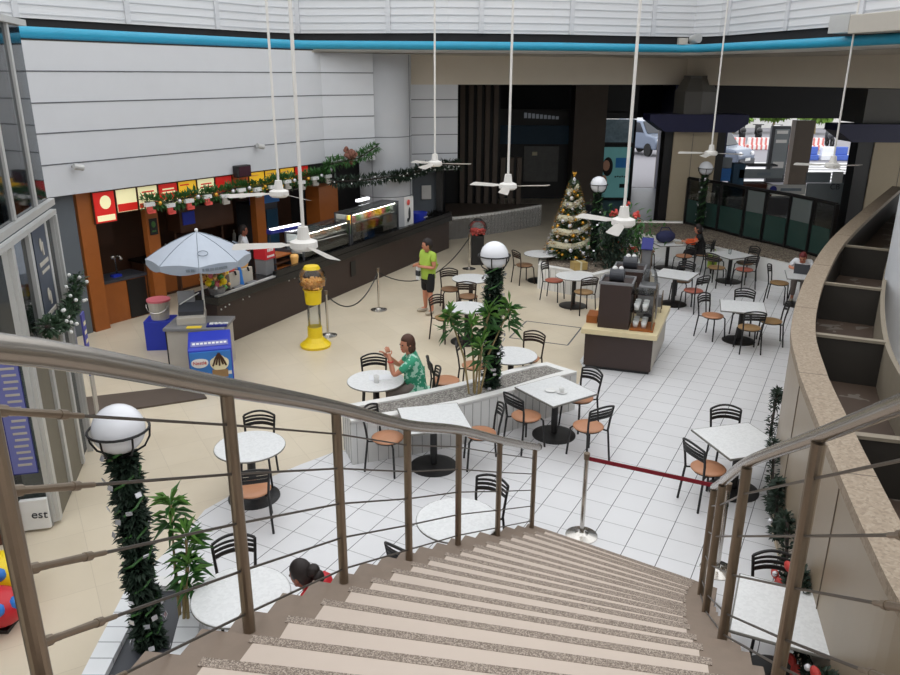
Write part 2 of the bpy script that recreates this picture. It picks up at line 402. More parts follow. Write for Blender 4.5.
pp = MB().path([(x, y, 5.9) for x, y in PIPE], .105, 14).ob('pipe', 'pipe', smooth=True)
tag(pp, 'thick bright blue pipe running round the atrium under the white siding', 'pipe')
cl = MB()
for x, y in ((-5.2, 18.9), (1.2, 21.27), (6.3, 22.55), (8.1, 16.8)): cl.lathe([(.17, -.05), (.17, .05)], (x, y, 5.9), 14)
# soffit between the pipe and the walls
inner = PIPE[3:14]; outer = [(-3.6, 21.4), (-1.2, 23.6), (1.5, 24.5), (4.5, 25.5), (7.0, 26.2), (7.7, 26.3), (9.9, 22.5), (12.4, 18.0), (13.0, 15), (13.6, 12), (13.6, 8)]
struct(MB().strip(inner, outer, 5.72, 5.82).ob('ceiling_soffit', 'soffit'))
# dark slab edge and white siding above the pipe
SD = [(-9.9, 14.2), (-8.9, 15.7), (-5.0, 21.4), (-4.1, 22.1), (-.1, 21.55), (2.6, 21.9), (5.3, 22.75), (6.75, 23.1), (7.3, 22.4), (8.25, 18.5), (9.0, 15.3), (9.7, 11.5), (9.9, 8), (9.5, 4), (8.4, -.2)]
struct(MB().strip(PIPE, offset(SD, .05), 5.72, 5.77).ob('ceiling_ledge', 'soffit'))
wall_path('wall_band', SD, 5.8, 6.22, .1, 'dark_ceiling')
wall_path('wall_upper', offset(SD, -.06), 6.22, 9.0, .1, 'siding')
sb = MB(); S2 = offset(SD, -.075)
for i in range(len(S2)-1):
    a, b = Vector((*S2[i], 0)), Vector((*S2[i+1], 0)); d = (b-a); L = d.length; d.normalize(); rz = math.atan2(d.y, d.x)
    z = 6.3
    while z < 8.95: sb.box((a+b)/2+Vector((0, 0, z)), (L, .012, .016), rz); z += .18
so = sb.ob('siding_board', 'seam_lite', bpy.data.objects['wall_upper'])
st = MB(); acc = 0
for i in range(len(S2)-1):
    a, b = Vector((*S2[i], 0)), Vector((*S2[i+1], 0)); d = (b-a); L = d.length; d.normalize(); rz = math.atan2(d.y, d.x); k = acc
    while k < L: st.box(a+d*k+Vector((0, 0, 7.6)), (.12, .07, 2.76), rz); k += 2.45
    acc = k-L
st.ob('siding_trim', 'siding_trim', bpy.data.objects['wall_upper'])
# closing walls outside the view
for n, a, b in (('wall_rear', (-14, -3), (14, -3)),):
    struct(MB().box((0, -3.1, 4.5), (28, .2, 9)).ob(n, 'white_panel'))
struct(MB().box((-14.1, 6, 4.5), (.2, 18, 9)).ob('wall_far_left', 'grey_wall'))
struct(MB().box((14.1, 6, 4.5), (.2, 18, 9)).ob('wall_far_right', 'white_panel'))
# colonnade ceiling and back facade
struct(MB().prism([(-1.3, 24.1), (.1, 24.3), (7.6, 26.6), (12.7, 18.1), (13.9, 12), (26, 12), (26, 39), (-1.3, 39)], 4.9, 5.0).ob('ceiling', 'dark_ceiling'))
struct(MB().box((-.35, 31, 2.45), (.2, 14, 4.9)).ob('wall_side_dark', 'black'))
struct(MB().box((12, 38.2, 4.11), (28, .4, 1.62)).ob('trim_3', 'dark_ceiling'))
for i, (x0, x1, m) in enumerate(((-.4, 8.82, 'black'), (10.01, 13.0, 'dk_brown'), (16.4, 17.3, 'dk_brown'), (19.9, 26, 'black'))):
    struct(MB().box(((x0+x1)/2, 38.2, 1.6), (x1-x0, .5, 3.2)).ob('wall_facade_%d' % (i+1), m))
struct(MB().box((10.1, 36.9, 2.45), (.35, 2.2, 4.9)).ob('trim_8', 'navy'))
struct(MB().box((12.8, 37.6, 1.7), (.35, .6, 3.3)).ob('trim_9', 'navy'))
for i in range(8):
    struct(MB().box((.42+i*.30, 29.0, 2.45 if i < 5 else 1.16), (.17, .3, 4.9 if i < 5 else 2.32)).ob('trim_%d' % (20+i), 'dk_brown'))
struct(MB().box((.75, 29.5, 2.45), (2.1, .1, 4.9)).ob('wall_slats_back', 'black'))
struct(MB().box((5.68, 33.2, 2.45), (1.3, 1.2, 4.9)).ob('trim_4', 'dk_brown'))
# dark shop front with blue sign
sf = thing('shop_front', 'dark shop front with teal sign band at the back of the colonnade', 'shop front', (3.6, 34.4, 0))
MB().box((0, .1, 1.9), (3.4, .15, 3.8)).ob('wall_panel', 'black', sf)
MB().box((0, -.05, 2.75), (2.95, .12, .78)).ob('sign_band', 'shade_blue', sf)
MB().box((.35, 0, 1.5), (1.5, .06, 1.5)).ob('display_window', mat('dim shop window', (84, 84, 82), .3, 0, .5, 3, emit=.03), sf)  # lit interior put into the pane as a dim mottled glow
b = MB()
for k in range(9): b.box((-.4+k*.17, -.02, 3.55-.012*k), (.12, .04, .22-.012*k))
b.ob('reflected_glint', mat('pale painted glint', (150, 156, 164), .5, emit=.1), sf)  # pale glowing bars painting the white glints reflected above the sign
MB().box((.05, -.05, 1.95), (.22, .02, .16)).ob('notice', 'cream', sf)
# light box poster of a woman by the water (generic figure)
lb = thing('lightbox_poster', 'lit teal advertising poster of a dark haired woman in a black frame', 'poster', (7.15, 34.0, 0))
MB().box((0, .06, 1.2), (1.5, .14, 2.5)).ob('frame', 'black', lb)
MB().box((0, -.015, 1.2), (1.2, .03, 2.15)).ob('poster', mat('lit teal poster', (104, 160, 160), .4, 0, .25, 1.6, emit=.16), lb)
MB().box((.28, -.035, 1.62), (.62, .01, .42)).ob('water_picture', mat('lit blue print', (40, 104, 160), .4, 0, .3, 4, emit=.12), lb)
MB().ball((-.36, -.035, 1.45), .3, 18, (.75, .06, 1.35)).ob('printed_hair', 'hair_dk', lb)
MB().ball((-.43, -.055, 1.5), .2, 16, (.75, .06, 1.15)).ball((-.5, -.05, .75), .22, 14, (.7, .06, 1.6)).ob('printed_face', mat('printed skin', (170, 128, 104), .5, emit=.08), lb)
b = MB()
for k in range(6): b.box((.0+k*.1, -.036, 1.02+.02*(k % 2)), (.07, .01, .06))
b.ob('printed_lettering', 'black', lb)
MB().prism([(.2, -.045), (.58, -.045), (.58, -.035), (.2, -.035)], .55, .72).ob('printed_shadow', 'black', lb)
wn = struct(MB().box((7.15, 34.0, 2.95), (1.3, .05, .95)).ob('window_5', mat('window with painted view', (96, 112, 120), .1, 0, .7, 5, emit=.12)))  # street daylight and dim tree reflections painted into the pane as mottled glow
struct(MB().box((7.15, 34.1, 3.6), (1.5, .2, .3)).box((7.15, 34.1, 4.3), (1.5, .2, 1.2)).ob('wall_over_window', 'black'))
# street outside
struct(MB().prism([(-20, 38.4), (80, 38.4), (80, 130), (-20, 130)], -.2, -.01).ob('ground_street', 'asphalt'))
zb = MB()
for i in range(7): zb.box((21, 41.0+i*1.4, 0), (13, .7, .012))
o = zb.ob('road_marking', 'white_paint'); tag(o, 'white zebra crossing painted on the street asphalt outside', 'road marking')
struct(MB().box((30, 84, 2.2), (90, .5, 4.4)).ob('wall_street', 'far_wall'))
def tree(name, x, y, h, r, label):
    t = thing(name, label, 'tree', (x, y, 0), 0, 'street trees')
    MB().tube((0, 0, 0), (0, 0, h*.6), .18, .1).ob('trunk', 'stem', t)
    b = MB(); rg = random.Random(int(x*10))
    for _ in range(900):
        d = Vector((rg.gauss(0, 1), rg.gauss(0, 1), rg.gauss(0, 1))).normalized()*r*rg.uniform(.5, 1); d.z *= .26
        b.leaf(Vector((0, 0, h))+d, (rg.gauss(0, 1), rg.gauss(0, 1), rg.gauss(0, 1)), .6, .35)
    b.ob('crown', 'foliage_far', t)
tree('street_tree', 26.9, 76, 1.6, 1.9, 'yellow green street tree above the parked scooters behind striped barriers')
tree('street_tree', 34.6, 76, 1.6, 1.5, 'yellow green street tree behind the blue and white barriers')
tree('street_tree', 31.1, 77, 1.7, 1.5, 'yellow green street tree seen beside the dark pillar, farthest back')
def barrier(x, y, n, m, label, grp):
    for i in range(n):
        t = thing('road_barrier', label if isinstance(label, str) else label[i], 'barrier', (x+i*1.95, y, 0), 0, grp)
        MB().prism([(-.9, -.3), (.9, -.3), (.9, .3), (-.9, .3)], 0, .35).box((0, 0, .6), (1.7, .3, .5)).ob('body', m, t, bevel=.04)
rw = striped('red white barrier stripes', (240, 238, 236), (222, 128, 122), .34, .15, 0)
barrier(21.0, 59, 4, rw, ['red and white striped barrier nearest the van outside', 'red and white striped barrier, second from the van outside', 'red and white striped barrier, third from the van outside', 'red and white striped barrier farthest from the van outside'], 'red and white street barriers')
bw = striped('blue white barrier blocks', (236, 238, 242), (74, 104, 190), 1.9, .95, 0)
barrier(23.0, 51.5, 4, bw, ['blue and white barrier by the zebra crossing, leftmost', 'blue and white barrier by the zebra crossing, second from the left', 'blue and white barrier by the zebra crossing, third from the left', 'blue and white barrier by the zebra crossing, rightmost'], 'blue and white street barriers')
def bike(x, y, label, m):
    t = thing('scooter', label, 'scooter', (x, y, 0), R(80), 'parked scooters'); t.scale = (1.15, 1.3, 1.15)
    for s in (-.6, .6):
        ri = [(s+.28*cos(a*pi/8), 0, .28+.28*sin(a*pi/8)) for a in range(16)]; MB().path(ri, .07, 6, True).ob('wheel', 'rubber', t)
    MB().ball((-.15, 0, .7), .42, 12, (1, .45, .55)).box((.5, 0, .75), (.2, .36, .7)).ob('body', m, t, smooth=True)
    MB().tube((.5, -.35, 1.1), (.5, .35, 1.1), .03).tube((.6, 0, .3), (.48, 0, 1.1), .04).ob('handlebar', 'black', t)
for i, (x, y, m) in enumerate(((24.9, 68, 'black'), (26.1, 67.5, 'black'), (27.5, 67, 'white_plastic'), (29.6, 62, 'dk_grey'))):
    bike(x, y, ['dark scooter parked behind striped barriers, nearest the van', 'dark scooter parked behind striped barriers, between two others', 'white scooter parked behind striped barriers', 'dark grey scooter behind the blue and white barriers'][i], m)
def car(x, y, rz, label, sc=1):
    t = thing('car', label, 'car', (x, y, 0), rz)
    b = MB(); prof = [(-2.0, .35), (2.05, .35), (2.15, .75), (1.9, 1.0), (1.1, 1.1), (.45, 1.75), (-1.75, 1.8), (-2.05, 1.1)]
    A = [b.bm.verts.new((px, -.85, pz)) for px, pz in prof]; B = [b.bm.verts.new((px, .85, pz)) for px, pz in prof]
    b.bm.faces.new(A); b.bm.faces.new(B[::-1])
    for i in range(8): b.bm.faces.new((A[i], B[i], B[(i+1) % 8], A[(i+1) % 8]))
    b.ob('body', 'car_grey', t, bevel=.08)
    q = MB().face([(1.09, -.72, 1.13), (1.09, .72, 1.13), (.5, .66, 1.7), (.5, -.66, 1.7)])
    for s in (-1, 1): q.face([(.85, s*.86, 1.15), (.42, s*.86, 1.65), (-1.6, s*.86, 1.68), (-1.75, s*.86, 1.15)])
    q.ob('windscreen', 'car_dark', t, loc=(.02, 0, .02))
    for sx in (-1.3, 1.35):
        for s in (-.8, .8): MB().tube((sx, s-.1, .33), (sx, s+.1, .33), .33, seg=18).ob('wheel', 'rubber', t)
    for s in (-.6, .6): MB().ball((2.08, s, .82), .16, 10, (.5, 1.2, .7)).ob('headlight', 'silver', t)
    t.scale = (1, 1.1, 1.3)
    MB().box((2.14, 0, .5), (.1, 1.5, .22)).ob('bumper', 'dk_grey', t); MB().box((2.2, 0, .6), (.02, .5, .12)).ob('number_plate', 'white_plastic', t)
car(15.1, 45.6, R(-48), 'blue grey van parked on the street beside the navy pillar')
car(13.4, 55, R(-60), 'grey car seen at the end of the shiny corridor')

# ---------------------------------------------------------------- colonnade columns
def big_column(x, yf, wd, blk, zb0, zb1, bw0, bw1, n):
    """panel width wd on a black core of width blk; navy band from x+bw0 to x+bw1; front face at yf"""
    o = struct(MB().box((x, yf+.3, zb0/2), (blk, .5, zb0)).ob('trim_%d' % n, 'black'))
    MB().box((x, yf+.05, zb0/2), (wd, .1, zb0-.02)).ob('column_panel', 'tan_panel', o)
    MB().box((x-wd*.06, yf-.003, zb0/2), (.012, .012, zb0-.1)).ob('column_seam', 'seam', o)
    b = MB(); x0, x1 = x+bw0, x+bw1; m = (zb0+zb1)/2
    for yy in (yf-.35,):
        pr = [(x0, m+.08), (x0+.5, zb0+.02), (x1-.4, zb0), (x1, m), (x1, zb1), (x0, zb1)]
        A = [b.bm.verts.new((px, yf-.35, pz)) for px, pz in pr]; B = [b.bm.verts.new((px, yf+.6, pz)) for px, pz in pr]
        b.bm.faces.new(A); b.bm.faces.new(B[::-1])
        for q in range(6): b.bm.faces.new((A[q], B[q], B[(q+1) % 6], A[(q+1) % 6]))
    b.ob('column_band', 'navy', o); return o
o = big_column(7.84, 25.45, 1.4, 1.95, 3.5, 4.05, -1.6, 1.5, 5)
MB().lathe([(.68, 4.0), (.68, 4.72), (.44, 5.12), (.44, 5.2)], (7.84, 25.9, 0), 8).ob('column_capital', 'pillar_grey', o)
o = big_column(14.45, 25.05, 2.1, 3.1, 3.24, 3.8, -2.45, 2.2, 6)
MB().box((14.0, 25.9, 4.7), (2.1, 1.5, 1.8)).ob('column_capital', 'pillar_grey', o)

# ---------------------------------------------------------------- gravel kerb and glass screen
KI = [(5.75, 23.9), (5.79, 23.35), (7.28, 21.76), (8.74, 19.42), (9.0, 18.9)]; KO = [(5.5, 25.2), (6.19, 25.1), (7.95, 24.95), (9.4, 21.7), (10.0, 19.9)]
kb = thing('kerb_planter', 'long low white kerb planter with brown gravel in front of glass screens', 'planter')
MB().strip(KI, KO, 0, .62).ob('wall', 'white_edge', kb)
MB().strip(offset(KI, .1), offset(KO, -.1), .5, .66).ob('gravel', 'gravel_br', kb)
MB().strip(KO[:3], offset(KO, -.14)[:3], .6, .72).ob('coping', 'white_edge', kb)
gs = thing('glass_screen', 'dark framed glass screen standing on the gravel kerb', 'screen')
GP = [(7.55, 24.75), (8.2, 23.57), (8.6, 22.55), (8.95, 21.93), (9.33, 21.2), (9.6, 20.4), (9.8, 19.6)]
b = MB().path([(x, y, 2.13) for x, y in GP], .05, 6).path([(x, y, .72) for x, y in GP], .04, 6); b.ob('rail', 'dark_metal', gs)
for i, (x, y) in enumerate(GP): MB().box((x, y, 1.41), (.09, .09, 1.45)).ob('post', 'dark_metal', gs)
for i, (a, e) in enumerate(zip(GP, GP[1:])):
    a, e = Vector((*a, 0)), Vector((*e, 0)); d = (e-a); rz = math.atan2(d.y, d.x)
    MB().box((a+e)/2+Vector((0, 0, 1.1)), (d.length-.1, .015, .74), rz).ob('lower_pane', 'glass_green', gs)
    MB().box((a+e)/2+Vector((0, 0, 1.78)), (d.length-.1, .015, .62), rz).ob('upper_pane', 'glass_frost' if i in (2, 4) else 'glass', gs)
def booth(label, parts):
    t = thing('service_booth', label, 'booth', (parts[0][2][0], parts[0][2][1], 0))
    for pn, m, c, d in parts: MB().box((c[0]-t.location.x, c[1]-t.location.y, c[2]), d).ob(pn, m, t, bevel=.01)
    return t
booth('service booth with blue fascia under a grey sign beyond the glass screen', [('body', 'dk_grey', (9.1, 26.95, .85), (.9, .6, 1.7)), ('fascia', 'sky_blue', (9.1, 26.6, 2.02), (.8, .1, .42)), ('sign', 'grey_sign', (9.02, 26.6, 2.42), (.95, .1, .34)), ('pillar', 'shade_blue', (9.75, 26.7, 1.2), (.4, .4, 2.4))])
t = booth('service booth with brown front and long grey sign beyond the glass screen', [('body', 'brown', (10.4, 26.95, .85), (1.2, .7, 1.7)), ('sign', 'grey_sign', (10.5, 26.55, 2.06), (1.5, .1, .3)), ('lettering', 'ink', (10.6, 26.49, 2.06), (.45, .01, .1)), ('shelf', 'dk_grey', (10.6, 26.9, 2.32), (1.0, .5, .06))])
t = booth('service booth with round blue emblem on a pale sign beyond the glass screen', [('body', 'dk_grey', (11.2, 26.4, .65), (1.1, .5, 1.3)), ('sign', 'frame_grey', (11.25, 26.1, 1.6), (1.3, .06, .32)), ('lettering', 'ink', (11.4, 26.06, 1.6), (.7, .01, .09))])
MB().tube((-.4, -.34, 1.6), (-.4, -.36, 1.6), .12, seg=18).ob('emblem', 'poster_blue', t)
t = booth('wide grey service booth with dark lettering on its sign beyond the glass screen', [('body', 'dk_grey', (12.9, 26.5, .45), (2.0, .5, .9)), ('sign', 'grey_sign', (12.95, 26.2, 1.38), (1.95, .06, .84)), ('upper_sign', 'dk_grey', (13.6, 26.5, 1.9), (.62, .1, .34)), ('notice', 'white_plastic', (13.1, 26.5, 1.95), (.36, .04, .4)), ('upper_panel', 'grey_sign', (12.45, 26.5, 1.95), (.8, .1, .34))])
text('CB', 'lettering', 'dk_grey', t, (.0, -.35, 1.68), .26, (pi/2, 0, 0))
sgn = thing('advert_stand', 'tall dark framed advert stand outside the colonnade', 'advert stand', (16.75, 40.5, 0))
MB().box((0, 0, 1.4), (.95, .2, 2.8)).ob('frame', 'dk_grey', sgn); MB().box((.06, -.11, 1.5), (.72, .03, 2.3)).ob('display_sheet', 'grey_sign', sgn)
for z in (2.5, 2.05, .95, .8): MB().box((.06, -.13, z), (.55, .01, .16)).ob('printed_line', 'white_plastic', sgn)

# ================================================================ LEFT SHOP WINDOW
WA = R(-14.3); wd = Vector((sin(WA), cos(WA), 0)); wn_ = Vector((cos(WA), -sin(WA), 0)); WB = Vector((-4.71, 7.96, 0))
def wl(s, n, z): return WB+wd*s+wn_*n+Vector((0, 0, z))
WZ = math.atan2(wd.y, wd.x)
win = struct(MB().box(wl(-1.9, -.02, 4.7), (8.2, .02, 2.1), WZ).ob('window_1', 'glass_tint'))
fr = MB()
for z, h in ((3.6, .08), (3.47, .06), (5.78, .07)): fr.box(wl(-1.85, .02, z), (8.3, .07, h), WZ)
for s in (-3.2, -1.8, -.55, .6, 1.58): fr.box(wl(s, .0, 4.7), (.085, .035, 2.1), WZ)
fr.ob('window_frame', 'frame_grey', win)
win2 = struct(MB().box(wl(1.2, -.02, 1.75), (2.0, .02, 3.4), WZ).ob('window_2', 'glass_tint'))
fr = MB()
for s in (.24, .95, 1.72, 2.2): fr.box(wl(s, .01, 1.75), (.1, .05, 3.4), WZ)
fr.ob('window_frame', 'frame_grey', win2)
struct(MB().box(wl(1.05, -.05, 1.05), (1.5, .1, 2.1), WZ).ob('wall_left_pillar', mat('olive stone pillar', (112, 106, 92), .6, 0, .15, 5)))
struct(MB().box(wl(2.2, .03, 1.72), (.08, .08, 3.44), WZ).ob('trim_10', 'frame_grey'))
struct(MB().box(wl(-2.0, -2.2, 1.7), (8, .1, 3.4), WZ).ob('wall_shop_inside', 'dk_grey'))
FZ = WZ-pi/2        # the entrance return faces the stairs
win3 = struct(MB().box(wl(.2, -1.1, 1.75), (2.1, .02, 3.4), FZ).ob('window_3', 'glass_tint'))
fr = MB()
for z in (.04, 2.25, 3.4): fr.box(wl(.19, -1.1, z), (2.1, .05, .07), FZ)
for n_ in (-.04, -2.1): fr.box(wl(.19, n_, 1.75), (.06, .05, 3.4), FZ)
fr.ob('window_frame', 'frame_grey', win3)
o = thing('blue_poster', 'large blue poster with lavender text column on the shop entrance glass', 'poster', wl(.15, -.85, 1.47), FZ)
MB().box((0, 0, 0), (1.5, .02, 1.45)).ob('sheet', 'poster_blue', o)
MB().box((.62, -.012, 0), (.25, .006, 1.42)).ob('text_column', 'poster_lav', o)
b = MB()
for k in range(16): b.box((.63+.01*(k % 3), -.017, .6-k*.08), (.15, .004, .028))
b.ob('printed_line', 'lite_grey', o)
o = thing('blue_poster', 'narrow blue and white poster on the end post of the shop window', 'poster', wl(2.3, .17, 1.3), WZ)
MB().box((0, 0, .3), (.2, .02, .9)).ob('sheet', mat('violet blue print', (80, 80, 160), .5, 0, .2, 6), o); MB().box((0, 0, -.45), (.2, .02, .6)).ob('lower_sheet', 'lite_grey', o)
b = MB()
for k in range(5): b.box((0, -.015, .6-k*.13), (.12, .004, .05))
b.ob('printed_line', 'cream', o)
o = thing('white_sign_box', 'white floor sign with dark letters at the foot of the shop entrance glass', 'sign', wl(.1, -.2, .23), FZ)
MB().box((0, 0, 0), (.3, .06, .4)).ob('panel', 'white_plastic', o, bevel=.01); text('est', 'lettering', 'dk_grey', o, (.05, -.034, 0), .15, (pi/2, .1, 0))
o = thing('dark_box', 'dark brown box behind the white floor sign', 'box', wl(.02, -.65, .3), FZ)
MB().box((0, 0, 0), (.5, .3, .6)).ob('carton', 'brown', o, bevel=.01); MB().box((0, -.153, .1), (.3, .004, .12)).ob('printed_label', 'dk_grey', o)
o = thing('window_notice', 'dark window notice with white hand symbols and lettering', 'notice', wl(1.33, .035, 2.82), WZ)
MB().box((0, 0, 0), (.6, .012, 1.25)).ob('sheet', mat('dark film', (66, 74, 88), .4), o)
b = MB()
for z in (.4, -.22): b.ball((-.02, -.012, z), .07, 10, (.8, .08, 1.2)).box((.05, -.012, z-.06), (.05, .01, .16)).box((0, -.012, z-.22), (.42, .008, .05)).box((.02, -.012, z-.32), (.36, .008, .04))
b.ob('symbol', 'lite_grey', o)
# garland over the left shop entrance
pts = [wl(.5, .16, 2.42), wl(.95, .18, 2.3), wl(1.4, .18, 2.26), wl(1.85, .18, 2.34), wl(2.4, .16, 2.52)]
o = thing('leaf_garland', 'green leaf garland with white flowers over the shop window', 'garland')
MB().needles(pts, .15, 1100, .085, .045).ob('leaves', 'leaf_garl', o)
for _ in range(22):
    q = pts[0].lerp(pts[-1], rnd.random()); q = q+Vector((rnd.gauss(0, .08), rnd.gauss(0, .08), rnd.gauss(0, .1))); MB().ball(q+Vector((.1, -.05, -.08)), .024, 6).ob('flower', 'white_plastic', o)
MB().path([pts[0]+wn_*.0]+pts[1:], .02, 6).ob('wire', 'brown_metal', o)
# bright inflatable toys by the window (only their right edge is seen)
def toy(x, y, z, r, m, label, sc=(1, .8, .7)):
    o = thing('inflatable_toy', label, 'toy', (x, y, 0), 0, 'bright toys at the shop window')
    MB().ball((0, 0, z), r, 18, sc).ob('body', m, o, smooth=True)
    b = MB()
    for a in (-60, -10, 40): b.ball((r*sc[0]*.82*cos(R(a)), r*sc[1]*.82*sin(R(a)), z+r*sc[2]*.42), .07, 8)
    b.ob('spot', 'sky_blue', o, smooth=True)
    MB().box((.0, 0, .02), (r*.9, r*.7, .04)).ob('foot', 'black', o)
toy(-4.44, 6.3, .24, .28, 'red', 'red inflatable toy with blue spots, lower one by the shop window')
toy(-4.64, 6.72, .34, .3, 'yellow', 'yellow inflatable toy with blue spots behind the red one')

# ================================================================ STAIRCASE
LS = [(1.12, 7.76), (.97, 7.45), (.81, 7.16), (.65, 6.84), (.51, 6.52), (.36, 6.2), (.23, 5.89), (.11, 5.56), (-.02, 5.25), (-.14, 4.94), (-.25, 4.62), (-.36, 4.3), (-.46, 3.96), (-.55, 3.64), (-.64, 3.3), (-.74, 2.95), (-.81, 2.61), (-.9, 2.28), (-.98, 1.94), (-1.06, 1.6), (-1.13, 1.26)]
RS = [(2.55, 6.83), (2.43, 6.55), (2.32, 6.28), (2.19, 6.0), (2.08, 5.71), (1.96, 5.43), (1.87, 5.15), (1.77, 4.86), (1.68, 4.59), (1.58, 4.32), (1.49, 4.04), (1.41, 3.77), (1.34, 3.47), (1.27, 3.19), (1.2, 2.89), (1.14, 2.59), (1.08, 2.29), (1.02, 2.0), (.97, 1.7), (.92, 1.4), (.88, 1.1)]
RISE = .175; NS = len(LS)
def edge(k):
    l, r = Vector(LS[k]), Vector(RS[k]); d = (r-l).normalized(); h = Vector((-d.y, d.x)); return l, r, d, h
stair = thing('staircase', 'curved stone staircase with pale treads and speckled nosings', 'staircase')
for k in range(NS):
    l, r, d, h = edge(k)
    lo, ro = l-d*.25, r+d*.25
    if k < NS-1:
        l2, r2, d2, h2 = edge(k+1); lb, rb = l2-d2*.25, r2+d2*.25; li, ri = l2, r2
    else: lb, rb, li, ri = lo-h*1.6, ro-h*1.6, l-h*1.6, r-h*1.6
    z = RISE*(k+1)
    tr = MB().prism([lo+h*.048, ro+h*.048, rb+(h*0), lb], z-.34, z).ob('tread', 'step_brown', stair)
    MB().prism([l, r, ri, li], z-.01, z+.003).ob('tread_inlay', 'step_light', tr)
    MB().prism([l+h*.046-d*.02, r+h*.046+d*.02, r+d*.02, l-d*.02], z-.02, z+.005).ob('nosing_strip', 'nosing', tr)
def railing(name, label, base, railz, ext_up, ext_dn):
    t = thing(name, label, 'railing')
    pts = [Vector((x, y, z)) for (x, y), z in zip(base, railz)]
    line = [ext_dn]+pts+[ext_up]; line = [Vector(p) for p in line]
    # smooth
    sm = []
    for i in range(len(line)-1):
        p0, p1, p2, p3 = line[max(i-1, 0)], line[i], line[i+1], line[min(i+2, len(line)-1)]
        for q in range(6):
            u = q/6; sm.append(.5*((2*p1)+(p2-p0)*u+(2*p0-5*p1+4*p2-p3)*u*u+(3*p1-p0-3*p2+p3)*u**3))
    sm.append(line[-1]); MB().path(sm, .042 if 'left' in label else .03, 14).ob('handrail', 'rail', t, smooth=True)
    return t, pts
LB = [(.97, 7.86), (.50, 6.89), (.08, 5.94), (-.30, 4.95), (-.64, 3.97), (-.91, 2.90), (-1.18, 1.80)]; LK = [1, 4, 7, 10, 13, 16, 19]; LZ = [1.22, 1.787, 2.349, 2.862, 3.433, 4.0, 4.568]
RB = [(2.27, 5.84), (1.89, 4.72), (1.57, 3.63), (1.38, 2.6), (1.2, 1.6)]; RK = [4, 8, 12, 16, 20]; RZ = [1.875, 2.555, 3.282, 3.944, 4.58]
for nm, lab, B, K, Z, up, dn in (('stair_railing', 'steel cable railing on the left side of the stairs', LB, LK, LZ, (-1.42, .6, 5.0), (1.02, 7.95, 1.18)), ('stair_railing', 'steel cable railing on the right side of the stairs', RB, RK, RZ, (1.15, 1.0, 4.87), (2.29, 5.9, 1.84))):
    t, pts = railing(nm, lab, B, Z, up, dn)
    FR = (.86, .67, .47, .27, .08) if 'left' in lab else (.84, .62, .41, .19, .07)
    lines = [[] for _ in FR]
    for (x, y), k, z in zip(B, K, Z):
        zb = k*RISE; MB().tube((x, y, zb), (x, y, z-.03), .028, seg=14).ob('post', 'steel', t, smooth=False)
        for i, f in enumerate(FR): lines[i].append(Vector((x, y, zb+(z-zb)*f)))
    for i, ln in enumerate(lines):
        a, b2 = ln[-1], ln[-2]; d = (b2-a).normalized()
        cb = MB().path(ln, .006, 6).ob('cable', 'cable', t)
        cbm = MB().tube(a, a+d*.06, .017).tube(a+d*.06, a+d*.1, .012).tube(a+d*.1, a+d*.26, .011, .013).tube(a+d*.26, a+d*.29, .015).tube(a+d*.29, a+d*.36, .009)
        cbm.ob('turnbuckle', 'steel', cb)
        bb = MB()
        for q in ln[:-1]: bb.ball(q, .012, 6)
        bb.ob('cable_ferrule', 'cable', cb)

# ================================================================ RIGHT PARAPET
PO = [(13.2, 23.3), (9.9, 18.63), (7.6, 15.26), (6.08, 12.73), (5.08, 10.88), (4.37, 9.38), (3.92, 8.11), (3.77, 7.63), (3.54, 6.82), (3.29, 5.92), (2.98, 4.74), (2.80, 3.9), (2.66, 2.6), (2.6, 1.0), (2.6, -2.5)]
def dense(P, n=5):
    out = []
    for i in range(len(P)-1):
        p0, p1, p2, p3 = (Vector(P[j]) for j in (max(i-1, 0), i, i+1, min(i+2, len(P)-1)))
        for q in range(n):
            u = q/n; out.append(tuple(.5*((2*p1)+(p2-p0)*u+(2*p0-5*p1+4*p2-p3)*u*u+(3*p1-p0-3*p2+p3)*u**3)))
    out.append(P[-1]); return out
PD = dense(PO)
struct(MB().strip(offset(PD, .03), offset(PD, .26), 0, 2.0).ob('wall_parapet', 'parapet'))
par = bpy.data.objects['wall_parapet']
MB().strip(PD, offset(PD, .29), 2.0, 2.1).ob('coping', 'parapet_top', par)
jt = MB()
acc = 0
for i in range(len(PD)-1):
    a, b = Vector(PD[i]), Vector(PD[i+1]); acc += (b-a).length
    if acc > 2.5:
        acc = 0; d = (b-a).normalized(); n = Vector((-d.y, d.x)); m = a+n*.028
        jt.box((m.x, m.y, 1.0), (.012, .012, 2.0), math.atan2(d.y, d.x)); m = a+n*.145; jt.box((m.x, m.y, 2.1), (.012, .29, .004), math.atan2(d.y, d.x))
jt.ob('stone_joint', mat('stone joint', (112, 100, 88), .7), par)
tr_ = thing('planting_trough', 'empty stained planting trough with dividers behind the stone parapet', 'trough')
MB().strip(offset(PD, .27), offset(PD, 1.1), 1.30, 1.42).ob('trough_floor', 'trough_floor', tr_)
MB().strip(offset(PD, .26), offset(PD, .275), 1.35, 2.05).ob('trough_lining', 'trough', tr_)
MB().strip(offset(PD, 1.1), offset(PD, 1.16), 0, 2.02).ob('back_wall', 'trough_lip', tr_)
def at_y(y):
    for i in range(len(PD)-1):
        if PD[i][1] >= y >= PD[i+1][1]:
            a, b = Vector(PD[i]), Vector(PD[i+1]); d = (b-a).normalized(); return a, d
for y in (15.2, 12.3, 9.45, 6.6, 3.6):
    a, d = at_y(y); n = Vector((-d.y, d.x)); m = a+n*.69
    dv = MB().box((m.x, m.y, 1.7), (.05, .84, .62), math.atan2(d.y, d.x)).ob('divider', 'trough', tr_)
    MB().box((m.x, m.y, 2.02), (.09, .84, .035), math.atan2(d.y, d.x)).ob('divider_cap', 'trough_lip', dv)
